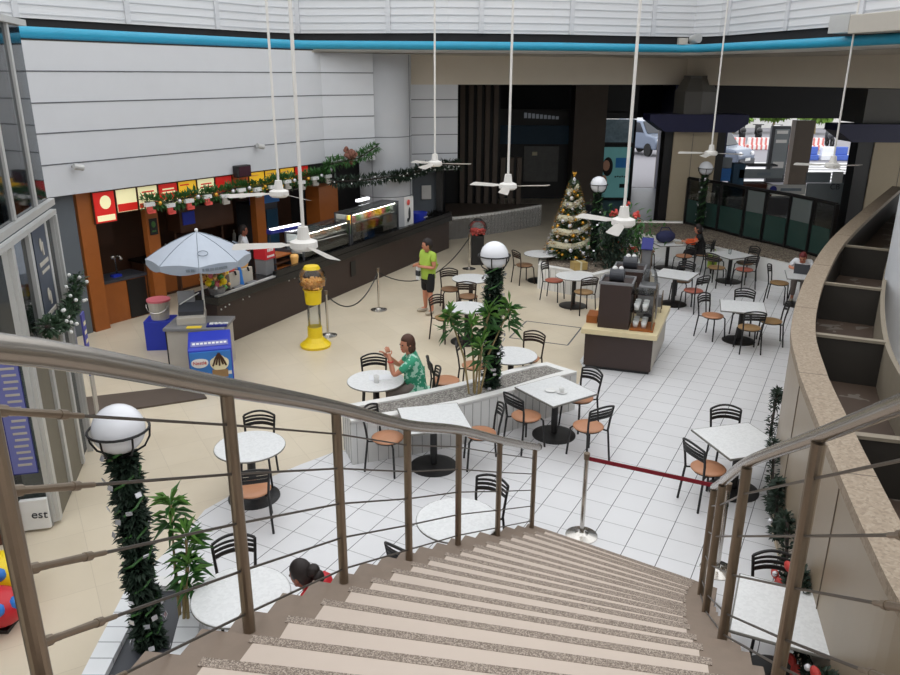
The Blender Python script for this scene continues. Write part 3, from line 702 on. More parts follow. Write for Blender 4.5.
cc = struct(MB().lathe([(.55, 0), (.55, 8.0)], (7.75, 12.3, 0), 28).ob('trim_11', 'white_panel', smooth=True))
# garland at the foot of the parapet
gpts = []
for x, y in PD:
    if 4.6 < y < 11.2: gpts.append((x, y))
gp2 = [(*q, .55+.25*sin(i*1.1)) for i, q in enumerate(offset(gpts, -.05))]
o = thing('wall_garland', 'christmas garland with red bows hung low along the stone parapet', 'garland')
MB().needles(gp2, .075, 2400, .085, .035).ob('needles', 'leaf_dark', o); MB().path(gp2, .018, 6).ob('wire', 'brown_metal', o)
for i in [k for k in range(len(gp2)) if gp2[k][1] < 6.9][1::3]:
    q = Vector(gp2[i])+Vector((-.1, -.03, .05)); MB().ball(q+Vector((0, .07, 0)), .07, 10, (.5, 1, .7)).ball(q-Vector((0, .07, 0)), .07, 10, (.5, 1, .7)).box(q-Vector((0, 0, .1)), (.02, .08, .14)).ob('bow', 'bow', o)
for i in [k for k in range(len(gp2)) if gp2[k][1] < 7.4][::4]: MB().ball(Vector(gp2[i])+Vector((-.12, 0, .08)), .03, 8).ob('bauble', 'silver' if i % 2 else 'pink', o)

# ================================================================ TABLES AND CHAIRS
def table(kind, x, y, rz, label, group, size=.86):
    t = thing('cafe_table', label, 'table', (x, y, 0), rz, group)
    if kind == 'round':
        MB().lathe([(0, .715), (.425, .715), (.44, .722), (.44, .738), (.432, .745), (0, .745)], (0, 0, 0), 40).ob('tabletop', 'marble', t)
        MB().lathe([(.441, .72), (.445, .73), (.441, .74)], (0, 0, 0), 40).ob('rim', 'table_edge', t)
    else:
        MB().box((0, 0, .732), (size, size, .026)).ob('tabletop', 'marble', t, bevel=.004)
        e = size/2+.003; MB().path([(-e, -e, .73), (e, -e, .73), (e, e, .73), (-e, e, .73)], .015, 6, True).ob('rim', 'table_edge', t)
    MB().lathe([(.05, .03), (.05, .70), (.16, .705), (.16, .715), (0, .715)], (0, 0, 0), 18).ob('pedestal', 'black', t, smooth=False)
    MB().lathe([(0, 0.005), (.33, .005), (.33, .018), (.26, .032), (.07, .05), (0, .05)], (0, 0, 0), 36).ob('base', 'black', t)
    return t
GR, GS = 'round marble cafe tables', 'square marble cafe tables'
TB = {}
for k, kind, x, y, rz, lab in (
    ('T1', 'round', -2.53, 8.80, 0, 'round white marble cafe table by the globe lamp post left of the stairs'),
    ('T2', 'round', -1.88, 5.85, 0, 'round white marble cafe table close under the left stair railing'),
    ('T3', 'round', -1.14, 11.03, 0, 'round white marble cafe table where the person in the green shirt sits'),
    ('T4', 'round', .09, 7.12, 0, 'round white marble cafe table below the foot of the stairs, partly hidden by railing posts'),
    ('T5a', 'round', .48, 17.32, 0, 'farther round white cafe table beside the person in lime green'),
    ('T5b', 'round', .34, 14.98, 0, 'nearer round white cafe table, half hidden by the long leaf plant'),
    ('T6', 'round', 1.03, 12.18, 0, 'round white marble cafe table right behind the wedge planter lamp post'),
    ('T7', 'round', 2.38, 19.96, 0, 'round pale cafe table at the left of the christmas tree'),
    ('T8', 'round', 2.92, 17.62, 0, 'round pale cafe table in front of the christmas tree planter'),
    ('S1', 'sq', 1.59, 10.66, R(34), 'square white marble cafe table with two saucers beside the wedge planter tip'),
    ('S2', 'sq', -.22, 9.66, R(13), 'square white marble cafe table in front of the grey wedge planter'),
    ('S3', 'sq', 3.76, 9.03, R(15.5), 'square white marble cafe table by the stone parapet garland'),
    ('S4', 'sq', 5.98, 15.12, R(-17), 'square white marble cafe table with four chairs in the middle of the right tiled floor'),
    ('S5', 'sq', 5.34, 17.8, R(-33), 'square white marble cafe table directly behind the coffee island'),
    ('S6', 'sq', 7.42, 19.98, R(24), 'square white marble cafe table with a small glass on it by the white kerb'),
    ('S7', 'sq', 8.40, 17.72, R(-19), 'square white marble cafe table with a laptop behind the stone parapet'),
    ('S8', 'sq', 2.97, 5.62, R(-25), 'square white marble cafe table beside the right stair railing'),
    ('S9', 'sq', 6.15, 21.45, R(10), 'square white cafe table carrying a blue bag near the white kerb')):
    if kind == 'round':
        if 'round' not in TB: TB['round'] = TB[k] = table('round', x, y, rz, lab, GR)
        else: TB[k] = dup(TB['round'], (x, y, 0), rz, lab, GR)
    else:
        if 'sq' not in TB: TB['sq'] = TB[k] = table('sq', x, y, rz, lab, GS)
        else: TB[k] = dup(TB['sq'], (x, y, 0), rz, lab, GS)

def chair_proto(seatm, metal):
    t = thing('cafe_chair', 'x', 'chair', (0, 0, 0), 0, 'black metal cafe chairs')
    MB().lathe([(0, .44), (.185, .44), (.205, .452), (.205, .462), (.19, .472), (.1, .468), (0, .466)], (0, 0, 0), 28).ob('seat', seatm, t, smooth=True)
    for sx in (-1, 1):
        MB().path([(sx*.13, .13, .44), (sx*.165, .165, .40), (sx*.19, .19, .0)], .014, 8).ob('leg', metal, t)
        MB().path([(sx*.165, -.20, .46), (sx*.17, -.205, .40), (sx*.19, -.245, 0)], .014, 8).ob('leg', metal, t)
    b = MB()
    b.path([(.175*cos(a*pi/10), .175*sin(a*pi/10), .432) for a in range(20)], .01, 6, True)
    for sx in (-1, 1): b.path([(sx*.13, -.12, .434), (sx*.165, -.195, .434)], .011, 6)
    b.ob('seat_frame', metal, t)
    b = MB()
    for sx in (-1, 1): b.path([(sx*.165, -.20, .44), (sx*.178, -.215, .60), (sx*.192, -.25, .80)], .0145, 8)
    arc = [(x*.192, -.25-.045*(1-x*x), .80+.045*(1-x*x)) for x in [i/6-1 for i in range(13)]]
    b.path(arc, .0145, 8)
    for z, h in ((.765, .015), (.722, .019), (.672, .024)):
        a2 = [(x*.187, -.215-(z-.6)*.18-.045*(1-x*x), z+.02*(1-x*x)) for x in [i/6-1 for i in range(13)]]
        b.path(a2, .01, 8, flat=(.008, h))
    b.ob('backrest', metal, t); return t
protos = {}
CH = [ # x, y, aim x, aim y, seat material, metal, label
 (-2.55, 9.2, 'T1', 'seat_o', 0, 'black chair tucked behind the round table by the globe lamp'),
 (-2.36, 8.16, 'T1', 'seat_o', 0, 'black orange seated chair on the stair side of the table by the globe lamp'),
 (-2.03, 6.27, 'T2', 'seat_o', 0, 'black chair behind the round table close under the left stair railing'),
 (-1.20, 11.47, 'T3', 'seat_b', 0, 'black chair behind the round table with paper and cup on it'),
 (-.46, 11.12, 'T3', 'seat_o', 0, 'black chair the person in the green shirt sits on'),
 (-.06, 11.66, (1, 11.85), 'seat_o', 0, 'black chair with orange seat back to back with the chair of the person in green'),
 (.34, 7.5, 'T4', 'seat_o', 0, 'black chair behind the round table at the foot of the stairs'),
 (-.30, 6.6, 'T4', 'seat_o', 0, 'black chair of which only one backrest corner shows above the stair edge'),
 (.42, 12.36, 'T6', 'seat_o', 0, 'chair with orange seat behind the stems of the long leaf plant'),
 (1.36, 12.72, 'T6', 'seat_o', 1, 'dark brown chair behind the round table beside the wedge planter lamp'),
 (-.0, 17.32, (.15, 16.2), 'seat_b', 1, 'dark brown chair beside the person in lime green, at the farther round table'),
 (.40, 16.70, 'T5a', 'seat_b', 1, 'dark brown chair between the two round tables behind the wedge planter lamp'),
 (-.10, 15.10, (.5, 14.5), 'seat_y', 1, 'dark brown chair with olive seat left of the nearer round table behind the plant'),
 (1.94, 19.74, 'T7', 'seat_b', 1, 'dark brown chair at the round table left of the christmas tree'),
 (2.52, 18.16, (3.2, 17.75), 'seat_r', 0, 'black chair with red brown seat beside the white tree planter'),
 (3.07, 17.12, 'T8', 'seat_y', 1, 'dark chair seen from behind at the round table before the christmas tree'),
 (1.12, 10.30, 'S1', 'seat_o', 0, 'black chair with orange seat between the two square tables along the wedge planter'),
 (2.00, 10.98, 'S1', 'seat_o', 0, 'black chair at the far side of the square table with saucers'),
 (1.97, 9.96, 'S1', 'seat_o', 0, 'black chair with orange seat seen from behind at the square table with saucers'),
 (-.85, 9.57, (0, 9.2), 'seat_o', 0, 'black chair with orange seat on the left of the square table before the planter'),
 (.43, 9.72, 'S2', 'seat_o', 0, 'black chair with orange seat on the right of the square table before the planter'),
 (3.79, 9.47, 'S3', 'seat_o', 0, 'black chair behind the square table beside the parapet garland'),
 (3.29, 8.74, (4.2, 9.1), 'seat_o', 0, 'black chair with orange seat beyond the red belt barrier'),
 (5.46, 15.32, (5.8, 14.85), 'seat_o', 0, 'black chair with orange seat on the left of the four chair square table'),
 (6.2, 15.66, 'S4', 'seat_b', 0, 'black chair at the far side of the four chair square table'),
 (5.93, 14.53, 'S4', 'seat_y', 0, 'black chair with tan seat seen from behind at the four chair square table'),
 (6.53, 14.97, 'S4', 'seat_y', 0, 'black chair with olive seat on the right of the four chair square table'),
 (5.64, 17.28, 'S5', 'seat_r', 0, 'black chair with red seat at the square table behind the coffee island'),
 (5.64, 18.22, 'S5', 'seat_b', 0, 'black chair at the far side of the square table behind the coffee island'),
 (7.16, 20.50, 'S6', 'seat_b', 0, 'black chair at the far left of the table with the small glass'),
 (6.92, 19.57, 'S6', 'seat_y', 0, 'black chair with tan seat at the near left of the table with the small glass'),
 (7.57, 19.36, 'S6', 'seat_r', 0, 'black chair with red brown seat seen from behind at the table with the small glass'),
 (7.86, 20.12, 'S6', 'seat_b', 0, 'black chair close to the white kerb, right of the table with the small glass'),
 (7.93, 18.02, 'S7', 'seat_y', 0, 'black chair with olive seat facing the laptop table by the parapet'),
 (3.06, 6.02, 'S8', 'seat_o', 0, 'black chair with curved slats beside the right stair railing garland'),
 (5.58, 21.50, 'S9', 'seat_b', 0, 'black chair left of the table carrying the blue bag'),
 (6.45, 20.9, 'S9', 'seat_o', 0, 'black chair with orange seat in front of the table carrying the blue bag'),
 (7.02, 21.1, (6.0, 21.4), 'seat_b', 0, 'black chair the person in black clothes sits on'),
 (8.62, 18.42, (8.45, 18.1), 'seat_b', 0, 'black chair the person in the white shirt sits on'),
]
for x, y, aim, sm, bm_, lab in CH:
    if isinstance(aim, str): ax, ay = TB[aim].location.x, TB[aim].location.y
    else: ax, ay = aim
    rz = math.atan2(ay-y, ax-x)-pi/2
    key = (sm, bm_)
    if key not in protos:
        p = protos[key] = chair_proto(sm, 'brown_metal' if bm_ else 'black'); p.scale = (1.07, 1.07, 1.07); p.location = (x, y, 0); p.rotation_euler = (0, 0, rz); p['label'] = lab
    else: dup(protos[key], (x, y, 0), rz, lab)

# things on the tables
def saucer_set(x, y, label, cup):
    t = thing('saucer', label, 'saucer', (x, y, .746))
    MB().lathe([(0, 0), (.05, 0), (.085, .014), (.08, .018), (.045, .006), (0, .006)], (0, 0, 0), 20).ob('dish', 'white_plastic', t, smooth=True)
    return t
saucer_set(1.50, 10.62, 'white saucer lying empty on the square table, left one', 0)
saucer_set(1.66, 10.56, 'white saucer with a cup standing on it on the square table', 1)
o = MB().lathe([(0, 0), (.03, 0), (.042, .07), (.038, .07), (.027, .006), (0, .006)], (1.66, 10.56, .7535), 16).ob('coffee_cup', 'white_plastic', smooth=True); tag(o, 'small white coffee cup on the right saucer of the square table', 'cup')
o = MB().lathe([(0, 0), (.035, 0), (.045, .11), (.041, .11), (.03, .006), (0, .006)], (-1.12, 10.93, .7465), 16).ob('plastic_cup', 'white_plastic', smooth=True); tag(o, 'plastic cup on the table of the person in the green shirt', 'cup')
o = MB().box((-1.08, 11.13, .748), (.34, .22, .004), .15).ob('paper_sheet', 'white_cloth'); tag(o, 'white paper sheet on the table of the person in the green shirt', 'paper')
o = MB().lathe([(0, 0), (.035, 0), (.045, .14), (.04, .14), (.03, .01), (0, .01)], (7.38, 20.0, .7465), 14).ob('drinking_glass', 'glass'); tag(o, 'small clear glass on the square table by the white kerb', 'glass')
lp = thing('laptop', 'dark open laptop on the table behind the parapet', 'laptop', (8.40, 17.95, .746), R(-30))
MB().box((0, 0, .012), (.34, .24, .02)).ob('keyboard', 'dk_grey', lp); MB().box((0, -.14, .13), (.34, .015, .24), 0, R(14)).ob('screen', 'dk_grey', lp)
bg_ = thing('shoulder_bag', 'dark blue patterned bag on the square table near the white kerb', 'bag', (6.05, 21.45, .746), .3)
MB().ball((0, 0, .17), .3, 18, (1, .6, .58)).ob('body', 'denim', bg_, smooth=True); MB().path([(-.2, 0, .28), (-.12, .05, .42), (.1, .05, .42), (.2, 0, .28)], .015, 6).ob('handle', 'denim', bg_)
o = MB().lathe([(0, 0), (.11, 0), (.12, .04), (0, .045)], (6.4, 21.3, .746), 18).ob('food_tray', 'sole'); tag(o, 'small round tray of food on the table with the blue bag', 'tray')
bb = thing('tote_bag', 'yellow green bag hanging behind the person in black clothes', 'bag', (7.25, 20.88, 0), .2)
MB().box((0, 0, .36), (.26, .1, .4)).ob('body', 'lime', bb, bevel=.03); MB().path([(-.09, 0, .55), (-.05, 0, .68), (.05, 0, .68), (.09, 0, .55)], .01, 6).ob('handle', 'lime', bb)

# ================================================================ LAMP POSTS
def lamp_post(x, y, z0, zg, label, seed, gar_lo, gar_hi, rad, n, dense_leaf=True):
    t = thing('globe_lamp_post', label, 'lamp post', (x, y, z0))
    rg = random.Random(seed); h = zg-z0
    MB().tube((0, 0, 0), (0, 0, h-.2), .045, seg=12).ob('pole', 'black', t)
    MB().ball((0, 0, h), .205, 28).ob('globe', 'globe', t, smooth=True)
    b = MB().path([(.235*cos(a*pi/12), .235*sin(a*pi/12), h+.0) for a in range(24)], .011, 6, True)
    for a in range(6):
        c_, s_ = cos(a*pi/3+.3), sin(a*pi/3+.3)
        b.path([(r*c_, r*s_, h+z) for r, z in ((.235, 0), (.225, -.09), (.18, -.17), (.1, -.215), (0, -.22))], .009, 6)
    b.lathe([(0, -.24), (.08, -.23), (.09, -.2), (0, -.19)], (0, 0, h), 16); b.ob('basket', 'dark_metal', t)
    line = [(.02*sin(i*2.1), .02*cos(i*1.7), gar_lo+(h-gar_hi-gar_lo)*i/14) for i in range(15)]
    MB().needles(line, rad, n, .085, .036, rg, .2).ob('garland', 'leaf_dark', t)
    b = MB()
    for i in range(26):
        a = i*1.9; zz = gar_lo+(h-gar_hi-gar_lo)*i/26; b.path([(rad*.72*cos(a), rad*.72*sin(a), zz), (rad*.75*cos(a+.8), rad*.75*sin(a+.8), zz+.06), (rad*.72*cos(a+1.6), rad*.72*sin(a+1.6), zz+.12)], .012, 5)
    b.ob('tinsel', 'leaf_mid', t)
    for i in range(34):
        a = rg.uniform(0, 6.3); zz = rg.uniform(gar_lo, h-gar_hi); MB().box((rad*1.0*cos(a), rad*1.0*sin(a), zz), (.05, .006, .04), a+1.57, rg.uniform(-.6, .6)).ob('foil_bow', 'silver', t)  # small silver foil bows scattered over the garland
    return t
lamp_post(.64, 11.0, .62, 2.72, 'globe lamp post wrapped in dark garland standing in the wedge planter', 1, .02, .2, .19, 5600)
lamp_post(-2.66, 5.62, .3, 2.5, 'globe lamp post wrapped in dark garland and foil bows left of the stairs', 2, .02, .2, .165, 5600)
lamp_post(3.75, 19.75, .62, 2.58, 'globe lamp post with silver tinsel just right of the christmas tree', 3, .1, .2, .17, 2400)
lamp_post(7.72, 23.75, .62, 2.55, 'globe lamp post with fairy lights by the glass screens', 4, .05, .2, .15, 2400)

# ================================================================ PLANTERS
def planter(name, label, poly, h, gravel, m_side='bead', edge_w=.13, groove=.15):
    t = thing(name, label, 'planter')
    n = len(poly)
    MB().prism(poly, 0, h-.03).ob('box', m_side, t)
    cx, cy = sum(p[0] for p in poly)/n, sum(p[1] for p in poly)/n
    gb = MB()
    for i in range(n):
        a, b = Vector((*poly[i], 0)), Vector((*poly[(i+1) % n], 0)); d = b-a; L = d.length; d.normalize(); rz = math.atan2(d.y, d.x); k = groove/2
        while k < L: gb.box(a+d*k+Vector((0, 0, (h-.05)/2)), (.009, .01, h-.06), rz); k += groove
    gb.ob('groove', 'bead_gap', t)
    ins = []
    for i in range(n):
        p0, p1, p2 = Vector(poly[i-1]), Vector(poly[i]), Vector(poly[(i+1) % n]); d1, d2 = (p1-p0).normalized(), (p2-p1).normalized()
        n1, n2 = Vector((-d1.y, d1.x)), Vector((-d2.y, d2.x)); m = n1+n2; k = m.length_squared/2; ins.append(p1+m/max(k, .3)*edge_w)
    e = MB(); V = [[e.bm.verts.new((*p, z)) for p in L] for L in (poly, ins) for z in (h-.05, h)]
    for i in range(n):
        j = (i+1) % n
        for A, B in ((V[0], V[1]), (V[1], V[3]), (V[3], V[2])): e.bm.faces.new((A[i], A[j], B[j], B[i]))
    e.ob('rim', 'white_edge', t)
    MB().prism(ins, h-.1, h-.025).ob('gravel', gravel, t); return t
PH = .68
planter('wedge_planter', 'long wedge shaped planter with grey board sides, white rim and gravel', [(-1.36, 9.68), (-.6, 9.96), (.15, 10.3), (1.0, 10.84), (1.62, 11.32), (2.05, 11.60), (1.62, 12.02), (1.3, 11.9), (.75, 11.52), (.1, 11.08), (-.75, 10.6), (-1.56, 10.22)], PH, 'gravel')
planter('tree_planter', 'white board sided planter holding the christmas tree and flowers', [(2.24, 19.2), (3.5, 18.2), (4.9, 19.4), (5.3, 21.8), (3.6, 22.6), (2.5, 20.6)], .62, 'gravel_br', 'white_edge', .16)
t = thing('curved_planter', 'low curved white planter with dark soil in front of the dark slats', 'planter')
cp = dense([(-.2, 25.2), (.4, 25.55), (1.1, 26.05), (2.2, 26.95), (3.3, 28.0)], 5); cq = [(p[0]-.3-1.2*i/len(cp), p[1]+1.4) for i, p in enumerate(cp)]
MB().strip(cp, offset(cp, .1), 0, .74).ob('wall', 'white_edge', t)
MB().prism([cp[0], *cp, (3.3, 28.75), (-.2, 28.75)][1:], 0, .66).ob('soil', 'dk_brown', t)
b = MB(); acc = 0
for i in range(len(cp)-1):
    a, e = Vector((*cp[i], 0)), Vector((*cp[i+1], 0)); d = (e-a).normalized(); L = (e-a).length; k = acc
    while k < L: b.box(a+d*k+Vector((0, 0, .36)), (.015, .015, .7), math.atan2(d.y, d.x)); k += .16
    acc = k-L
b.ob('groove', 'bead_gap', t)
# narrow planter left of the stairs foot
t = thing('narrow_planter', 'narrow dark planter with white tiled rims left of the stairs', 'planter')
NP = [((-2.98, 4.5), (-2.86, 4.5)), ((-3.08, 6.35), (-2.86, 6.35))]
pl_l = [(-3.02, 4.4), (-3.1, 5.4), (-3.17, 6.4)]; pl_l2 = [(-2.84, 4.4), (-2.90, 5.4), (-2.95, 6.4)]; pl_r2 = [(-2.36, 4.4), (-2.42, 5.4), (-2.58, 6.4)]; pl_r = [(-2.1, 4.4), (-2.2, 5.4), (-2.4, 6.4)]
b = MB().strip(pl_l, pl_l2, 0, .42).strip(pl_r2, pl_r, 0, .42); b.ob('rim', striped('white rim tiles', (224, 226, 228), (150, 152, 156), .2, .012, 1), t)
MB().strip(pl_l2, pl_r2, 0, .36).ob('soil', 'dk_grey', t)
MB().prism([(-3.17, 6.4), (-2.4, 6.4), (-2.5, 6.55), (-3.1, 6.55)], 0, .42).ob('end_wall', 'white_edge', t)

def yucca(x, y, z, label, stems, seed, L=.34):
    t = thing('long_leaf_plant', label, 'plant', (x, y, z)); rg = random.Random(seed)
    for dx, dy, h, lean in stems:
        top = (dx+lean[0], dy+lean[1], h); MB().path([(dx, dy, 0), (dx+lean[0]*.3, dy+lean[1]*.3, h*.5), top], .016, 7).ob('stem', 'stem', t)
        for part, mm, n in (('leaves', 'leaf_mid', 30), ('new_leaves', 'leaf_lite', 20)):
            b = MB()
            for i in range(n):
                a = rg.uniform(0, 6.28); el = rg.uniform(-.5, .9) if part == 'leaves' else rg.uniform(.1, 1.3)
                b.leaf(Vector(top)+Vector((0, 0, rg.uniform(-.28, .04) if part == 'leaves' else rg.uniform(-.08, .08))), (cos(a)*cos(el), sin(a)*cos(el), sin(el)), L*rg.uniform(.7, 1.15), .042, rg.uniform(.05, .4))
            b.ob(part, mm, t)
    return t
yucca(.35, 10.72, .6, 'long leaf plant with bare tan stems in the wedge planter', [(-.05, 0, 1.25, (-.3, .1)), (.02, .06, 1.12, (-.06, .05)), (.08, -.02, .86, (.04, -.06)), (.1, .02, 1.35, (.42, .12)), (.02, .0, 1.3, (.2, .1))], 5, .27)
yucca(-2.46, 5.92, .36, 'bright long leaf plant beside the garlanded lamp left of the stairs', [(-.05, .05, 1.05, (-.08, .3)), (.04, 0, .78, (.0, .2)), (0, .0, .55, (.06, .1))], 9, .24)
# flowering shrub and small plants in the tree planter
t = thing('flowering_shrub', 'green shrub with red flowers between the lamp post and the fan', 'plant', (4.5, 20.2, .6))
MB().tube((0, 0, 0), (0, 0, .5), .03).ob('stem', 'stem', t)
b = MB(); rg = random.Random(4)
for _ in range(900):
    d = Vector((rg.gauss(0, .34), rg.gauss(0, .34), rg.gauss(.6, .28)))
    if d.z > 0: b.leaf(d, (rg.gauss(0, 1), rg.gauss(0, 1), rg.gauss(.4, 1)), .2, .07)
b.ob('leaves', 'leaf_mid', t)
for q in ((-.25, -.2, 1.22), (.05, -.1, 1.35), (.35, 0, 1.1), (-.05, -.3, .35), (.3, -.3, .3)):
    b = MB()
    for _ in range(10): b.ball(Vector(q)+Vector((rg.gauss(0, .05), rg.gauss(0, .05), rg.gauss(0, .05))), .045, 6)
    b.ob('flower', 'candy_red', t)
t = thing('leafy_plant', 'dark leafy plant at the foot of the christmas tree lamp post', 'plant', (4.1, 19.15, .6))
b = MB()
for _ in range(700):
    d = Vector((rg.gauss(0, .2), rg.gauss(0, .2), rg.uniform(0, 1.0))); b.leaf(d, (rg.gauss(0, 1), rg.gauss(0, 1), rg.gauss(.3, 1)), .17, .06)
b.ob('leaves', 'leaf_dark', t); MB().tube((0, 0, 0), (0, 0, .9), .02).ob('stem', 'stem', t)
t = thing('gift_box', 'gold gift box on the white rim of the tree planter', 'box', (3.2, 18.75, .62), .3)
MB().box((0, 0, .1), (.36, .26, .2)).ob('box', mat('gold wrap', (176, 150, 92), .4, .2, .1), t, bevel=.01); MB().box((0, 0, .1), (.05, .265, .205)).ob('ribbon', 'ribbon', t)

# ================================================================ CHRISTMAS TREE
t = thing('christmas_tree', 'tall christmas tree with cream ribbon, gold and silver ornaments', 'christmas tree', (3.18, 20.1, .6)); rg = random.Random(12)
MB().tube((0, 0, 0), (0, 0, 2.0), .04, .01).ob('trunk', 'brown', t)
MB().lathe([(0, 0), (.18, 0), (.24, .28), (.2, .28), (0, .25)], (0, 0, 0), 18).ob('pot', 'leaf_dark', t)
TH = 2.0
def tr_r(z): return .66*(1-z/2.12)
b = MB()
for _ in range(4200):
    z = TH*(1-rg.random()**.62)*.98+.12; a = rg.uniform(0, 6.28); r = tr_r(z)*rg.uniform(.45, 1.0)
    b.leaf((r*cos(a), r*sin(a), z), (cos(a), sin(a), rg.uniform(-.5, .5)), .13, .035, .2)
b.ob('branches', 'fir', t)
rb = MB(); P = []
for i in range(150):
    u = i/149; z = .2+u*1.75; a = u*5.2*2*pi; r = tr_r(z)*1.02+.015; P.append((r*cos(a), r*sin(a), z-.03*sin(a*3)))
rb.path(P, .05, 6, flat=(.045, .09)); rb.ob('ribbon', 'ribbon', t)
for i in range(96):
    z = .12+1.75*(i/96)**1.15; a = i*2.399; r = tr_r(z)*1.0+.02
    MB().ball((r*cos(a), r*sin(a), z), rg.uniform(.04, .065), 10).ob('ornament', ('silver', 'gold', 'gold', 'white_plastic', 'silver')[i % 5], t, smooth=True)
b = MB()
for _ in range(420):
    z = rg.uniform(.15, 1.9); a = rg.uniform(0, 6.28); r = tr_r(z)*1.05
    b.leaf((r*cos(a), r*sin(a), z), (cos(a), sin(a), rg.uniform(-.2, .6)), .12, .05)
b.ob('gold_leaf_sprays', 'gold', t)
b = MB()
for _ in range(420):
    z = rg.uniform(.1, 1.9); a = rg.uniform(0, 6.28); r = tr_r(z)*1.05
    b.leaf((r*cos(a), r*sin(a), z), (cos(a)+rg.gauss(0, .3), sin(a)+rg.gauss(0, .3), rg.uniform(-.4, .6)), .1, .06)
b.ob('silver_leaf_sprays', 'silver', t)
b = MB().lathe([(.0, 1.9), (.07, 1.95), (.05, 2.05), (0, 2.14)], (0, 0, 0), 8); b.ob('tree_top_bow', 'silver', t)
b = MB()
for a in range(9): b.leaf((0, 0, 2.08), (cos(a*.7)*.4, sin(a*.7)*.4, 1), .2, .03)
b.ob('tree_top_spray', 'gold', t)

# ================================================================ COFFEE ISLAND
IA = R(-18.5)
isl = thing('coffee_island', 'dark brown coffee island with cream stone top', 'counter', (2.5, 13.52, 0), IA)   # local x along the near face, y going away
def skew(poly, z0, z1): return MB().prism(poly, z0, z1)
bw = 1.22; dp = 1.9; sk = .05
foot = [(0, 0), (bw, 0), (bw+sk*2.2, dp), (sk*2.2, dp)]
cb = skew([(.03, .05), (bw-.03, .05), (bw+sk*2.2-.03, dp-.05), (sk*2.2+.03, dp-.05)], 0, .07).ob('plinth', 'black', isl)
skew(foot, .07, .70).ob('body', 'counter', isl)
skew([(-.07, -.07), (bw+.07, -.07), (bw+sk*2.2+.07, dp+.07), (sk*2.2-.07, dp+.07)], .70, .80).ob('worktop', 'cream_top', isl, bevel=.008)
side = MB(); a = Vector((bw, 0)); e = Vector((bw+sk*2.2, dp)); d = (e-a).normalized()
side.prism([a+Vector((.004, 0)), e+Vector((.004, 0)), e+Vector((.012, 0)), a+Vector((.012, 0))], .09, .69); side.ob('side_panel', 'lite_grey', isl)
def iw(x, y): v = Matrix.Rotation(IA, 3, 'Z') @ Vector((x, y, 0)); return (2.5+v.x, 13.52+v.y)
def cabinet(lx, ly, h, label):
    X, Y = iw(lx, ly); t = thing('cup_cabinet', label, 'cabinet', (X, Y, .8), IA, 'dark cabinets on the coffee island')
    MB().box((.28, .3, h/2), (.56, .6, h)).ob('body', 'counter', t)
    b = MB().box((.28, .02, h+.02), (.6, .03, .05)).box((.28, .6, h+.02), (.6, .03, .05)).box((-.01, .3, h+.02), (.03, .6, .05)).box((.57, .3, h+.02), (.03, .6, .05)); b.ob('tray_edge', 'grey_plastic', t)
    return t
cabinet(.2, .10, .82, 'dark brown cabinet at the near end of the coffee island')
cabinet(.3, 1.2, .82, 'dark brown cabinet farther back on the coffee island')
for (lx, ly, lab) in ((.46, .40, 'grey round napkin holder on the near dark cabinet'), (.58, 1.5, 'grey round napkin holder on the farther dark cabinet')):
    X, Y = iw(lx, ly); t = thing('napkin_holder', lab, 'holder', (X, Y, 1.62), IA, 'napkin holders on the island cabinets')
    MB().tube((-.13, 0, .12), (.13, 0, .12), .12, seg=18).ob('drum', 'dk_grey', t)
    MB().ball((-.05, 0, .24), .05, 8).ball((.06, .02, .24), .045, 8).ob('napkin', 'white_plastic', t)
X, Y = iw(.79, .1); t = thing('cup_display', 'glass shelved case of white cups on the coffee island', 'display case', (X, Y, .8), IA)
MB().box((.2, .25, .02), (.42, .55, .03)).ob('tray', 'wood', t)
for z in (.36, .68): MB().box((.18, .25, z), (.42, .5, .012)).ob('shelf', 'glass', t)
for px, py in ((.38, .0), (.38, .5), (-.0, .5)): MB().tube((px, py, .03), (px, py, .78), .014).ob('post', 'steel', t)
MB().box((.39, .25, .4), (.008, .5, .6)).ob('side_glass', 'glass', t)
rg = random.Random(3)
cupA = None; n = 0
cup_labels = ['white cup on the lower shelf of the cup case', 'white cup on the upper shelf of the cup case']
for zi, z in enumerate((.836, 1.168)):
    for i in range(3):
        for j in range(2):
            v = Matrix.Rotation(IA, 3, 'Z') @ Vector((.08+j*.15, .12+i*.15, 0))
            if cupA is None:
                cupA = MB().lathe([(0, 0), (.04, 0), (.055, .11), (.05, .11), (.035, .01), (0, .01)], (0, 0, 0), 12).ob('paper_cup', 'white_plastic', smooth=True); o = cupA
            else: o = cupA.copy(); C.objects.link(o)
            o.location = (X+v.x, Y+v.y, z); tag(o, cup_labels[zi], 'cup', 'white cups in the glass case, %s shelf' % ('lower', 'upper')[zi])
X, Y = iw(1.0, .95); t = thing('coffee_machine', 'grey coffee machine with frosted dome on the coffee island', 'machine', (X, Y, .8), IA)
MB().box((.0, .15, .32), (.36, .4, .64)).ob('body', 'grey_plastic', t, bevel=.02); MB().tube((.05, -.12, 0), (.05, -.12, .1), .1, seg=16).ob('drip_tray', 'black', t)
MB().lathe([(.16, .64), (.14, .8), (.1, .92), (0, .95)], (0, .15, 0), 18).ob('hopper', 'glass', t)
X, Y = iw(1.08, 1.55); t = thing('chrome_rack', 'small chrome wire rack at the right edge of the coffee island', 'rack', (X, Y, .8), IA)
for s in (-.16, .16): MB().path([(s, -.12, 0), (s, -.12, .34), (s, .14, .38), (s, .14, 0)], .01, 6).ob('frame', 'steel', t)
MB().box((0, 0, .2), (.3, .2, .2)).ob('cover', 'grey_plastic', t)
X, Y = iw(.06, .5); o = MB().box((X, Y, .87), (.2, .4, .14), IA).ob('wooden_box', 'wood'); tag(o, 'orange wooden box beside the near dark cabinet', 'box')
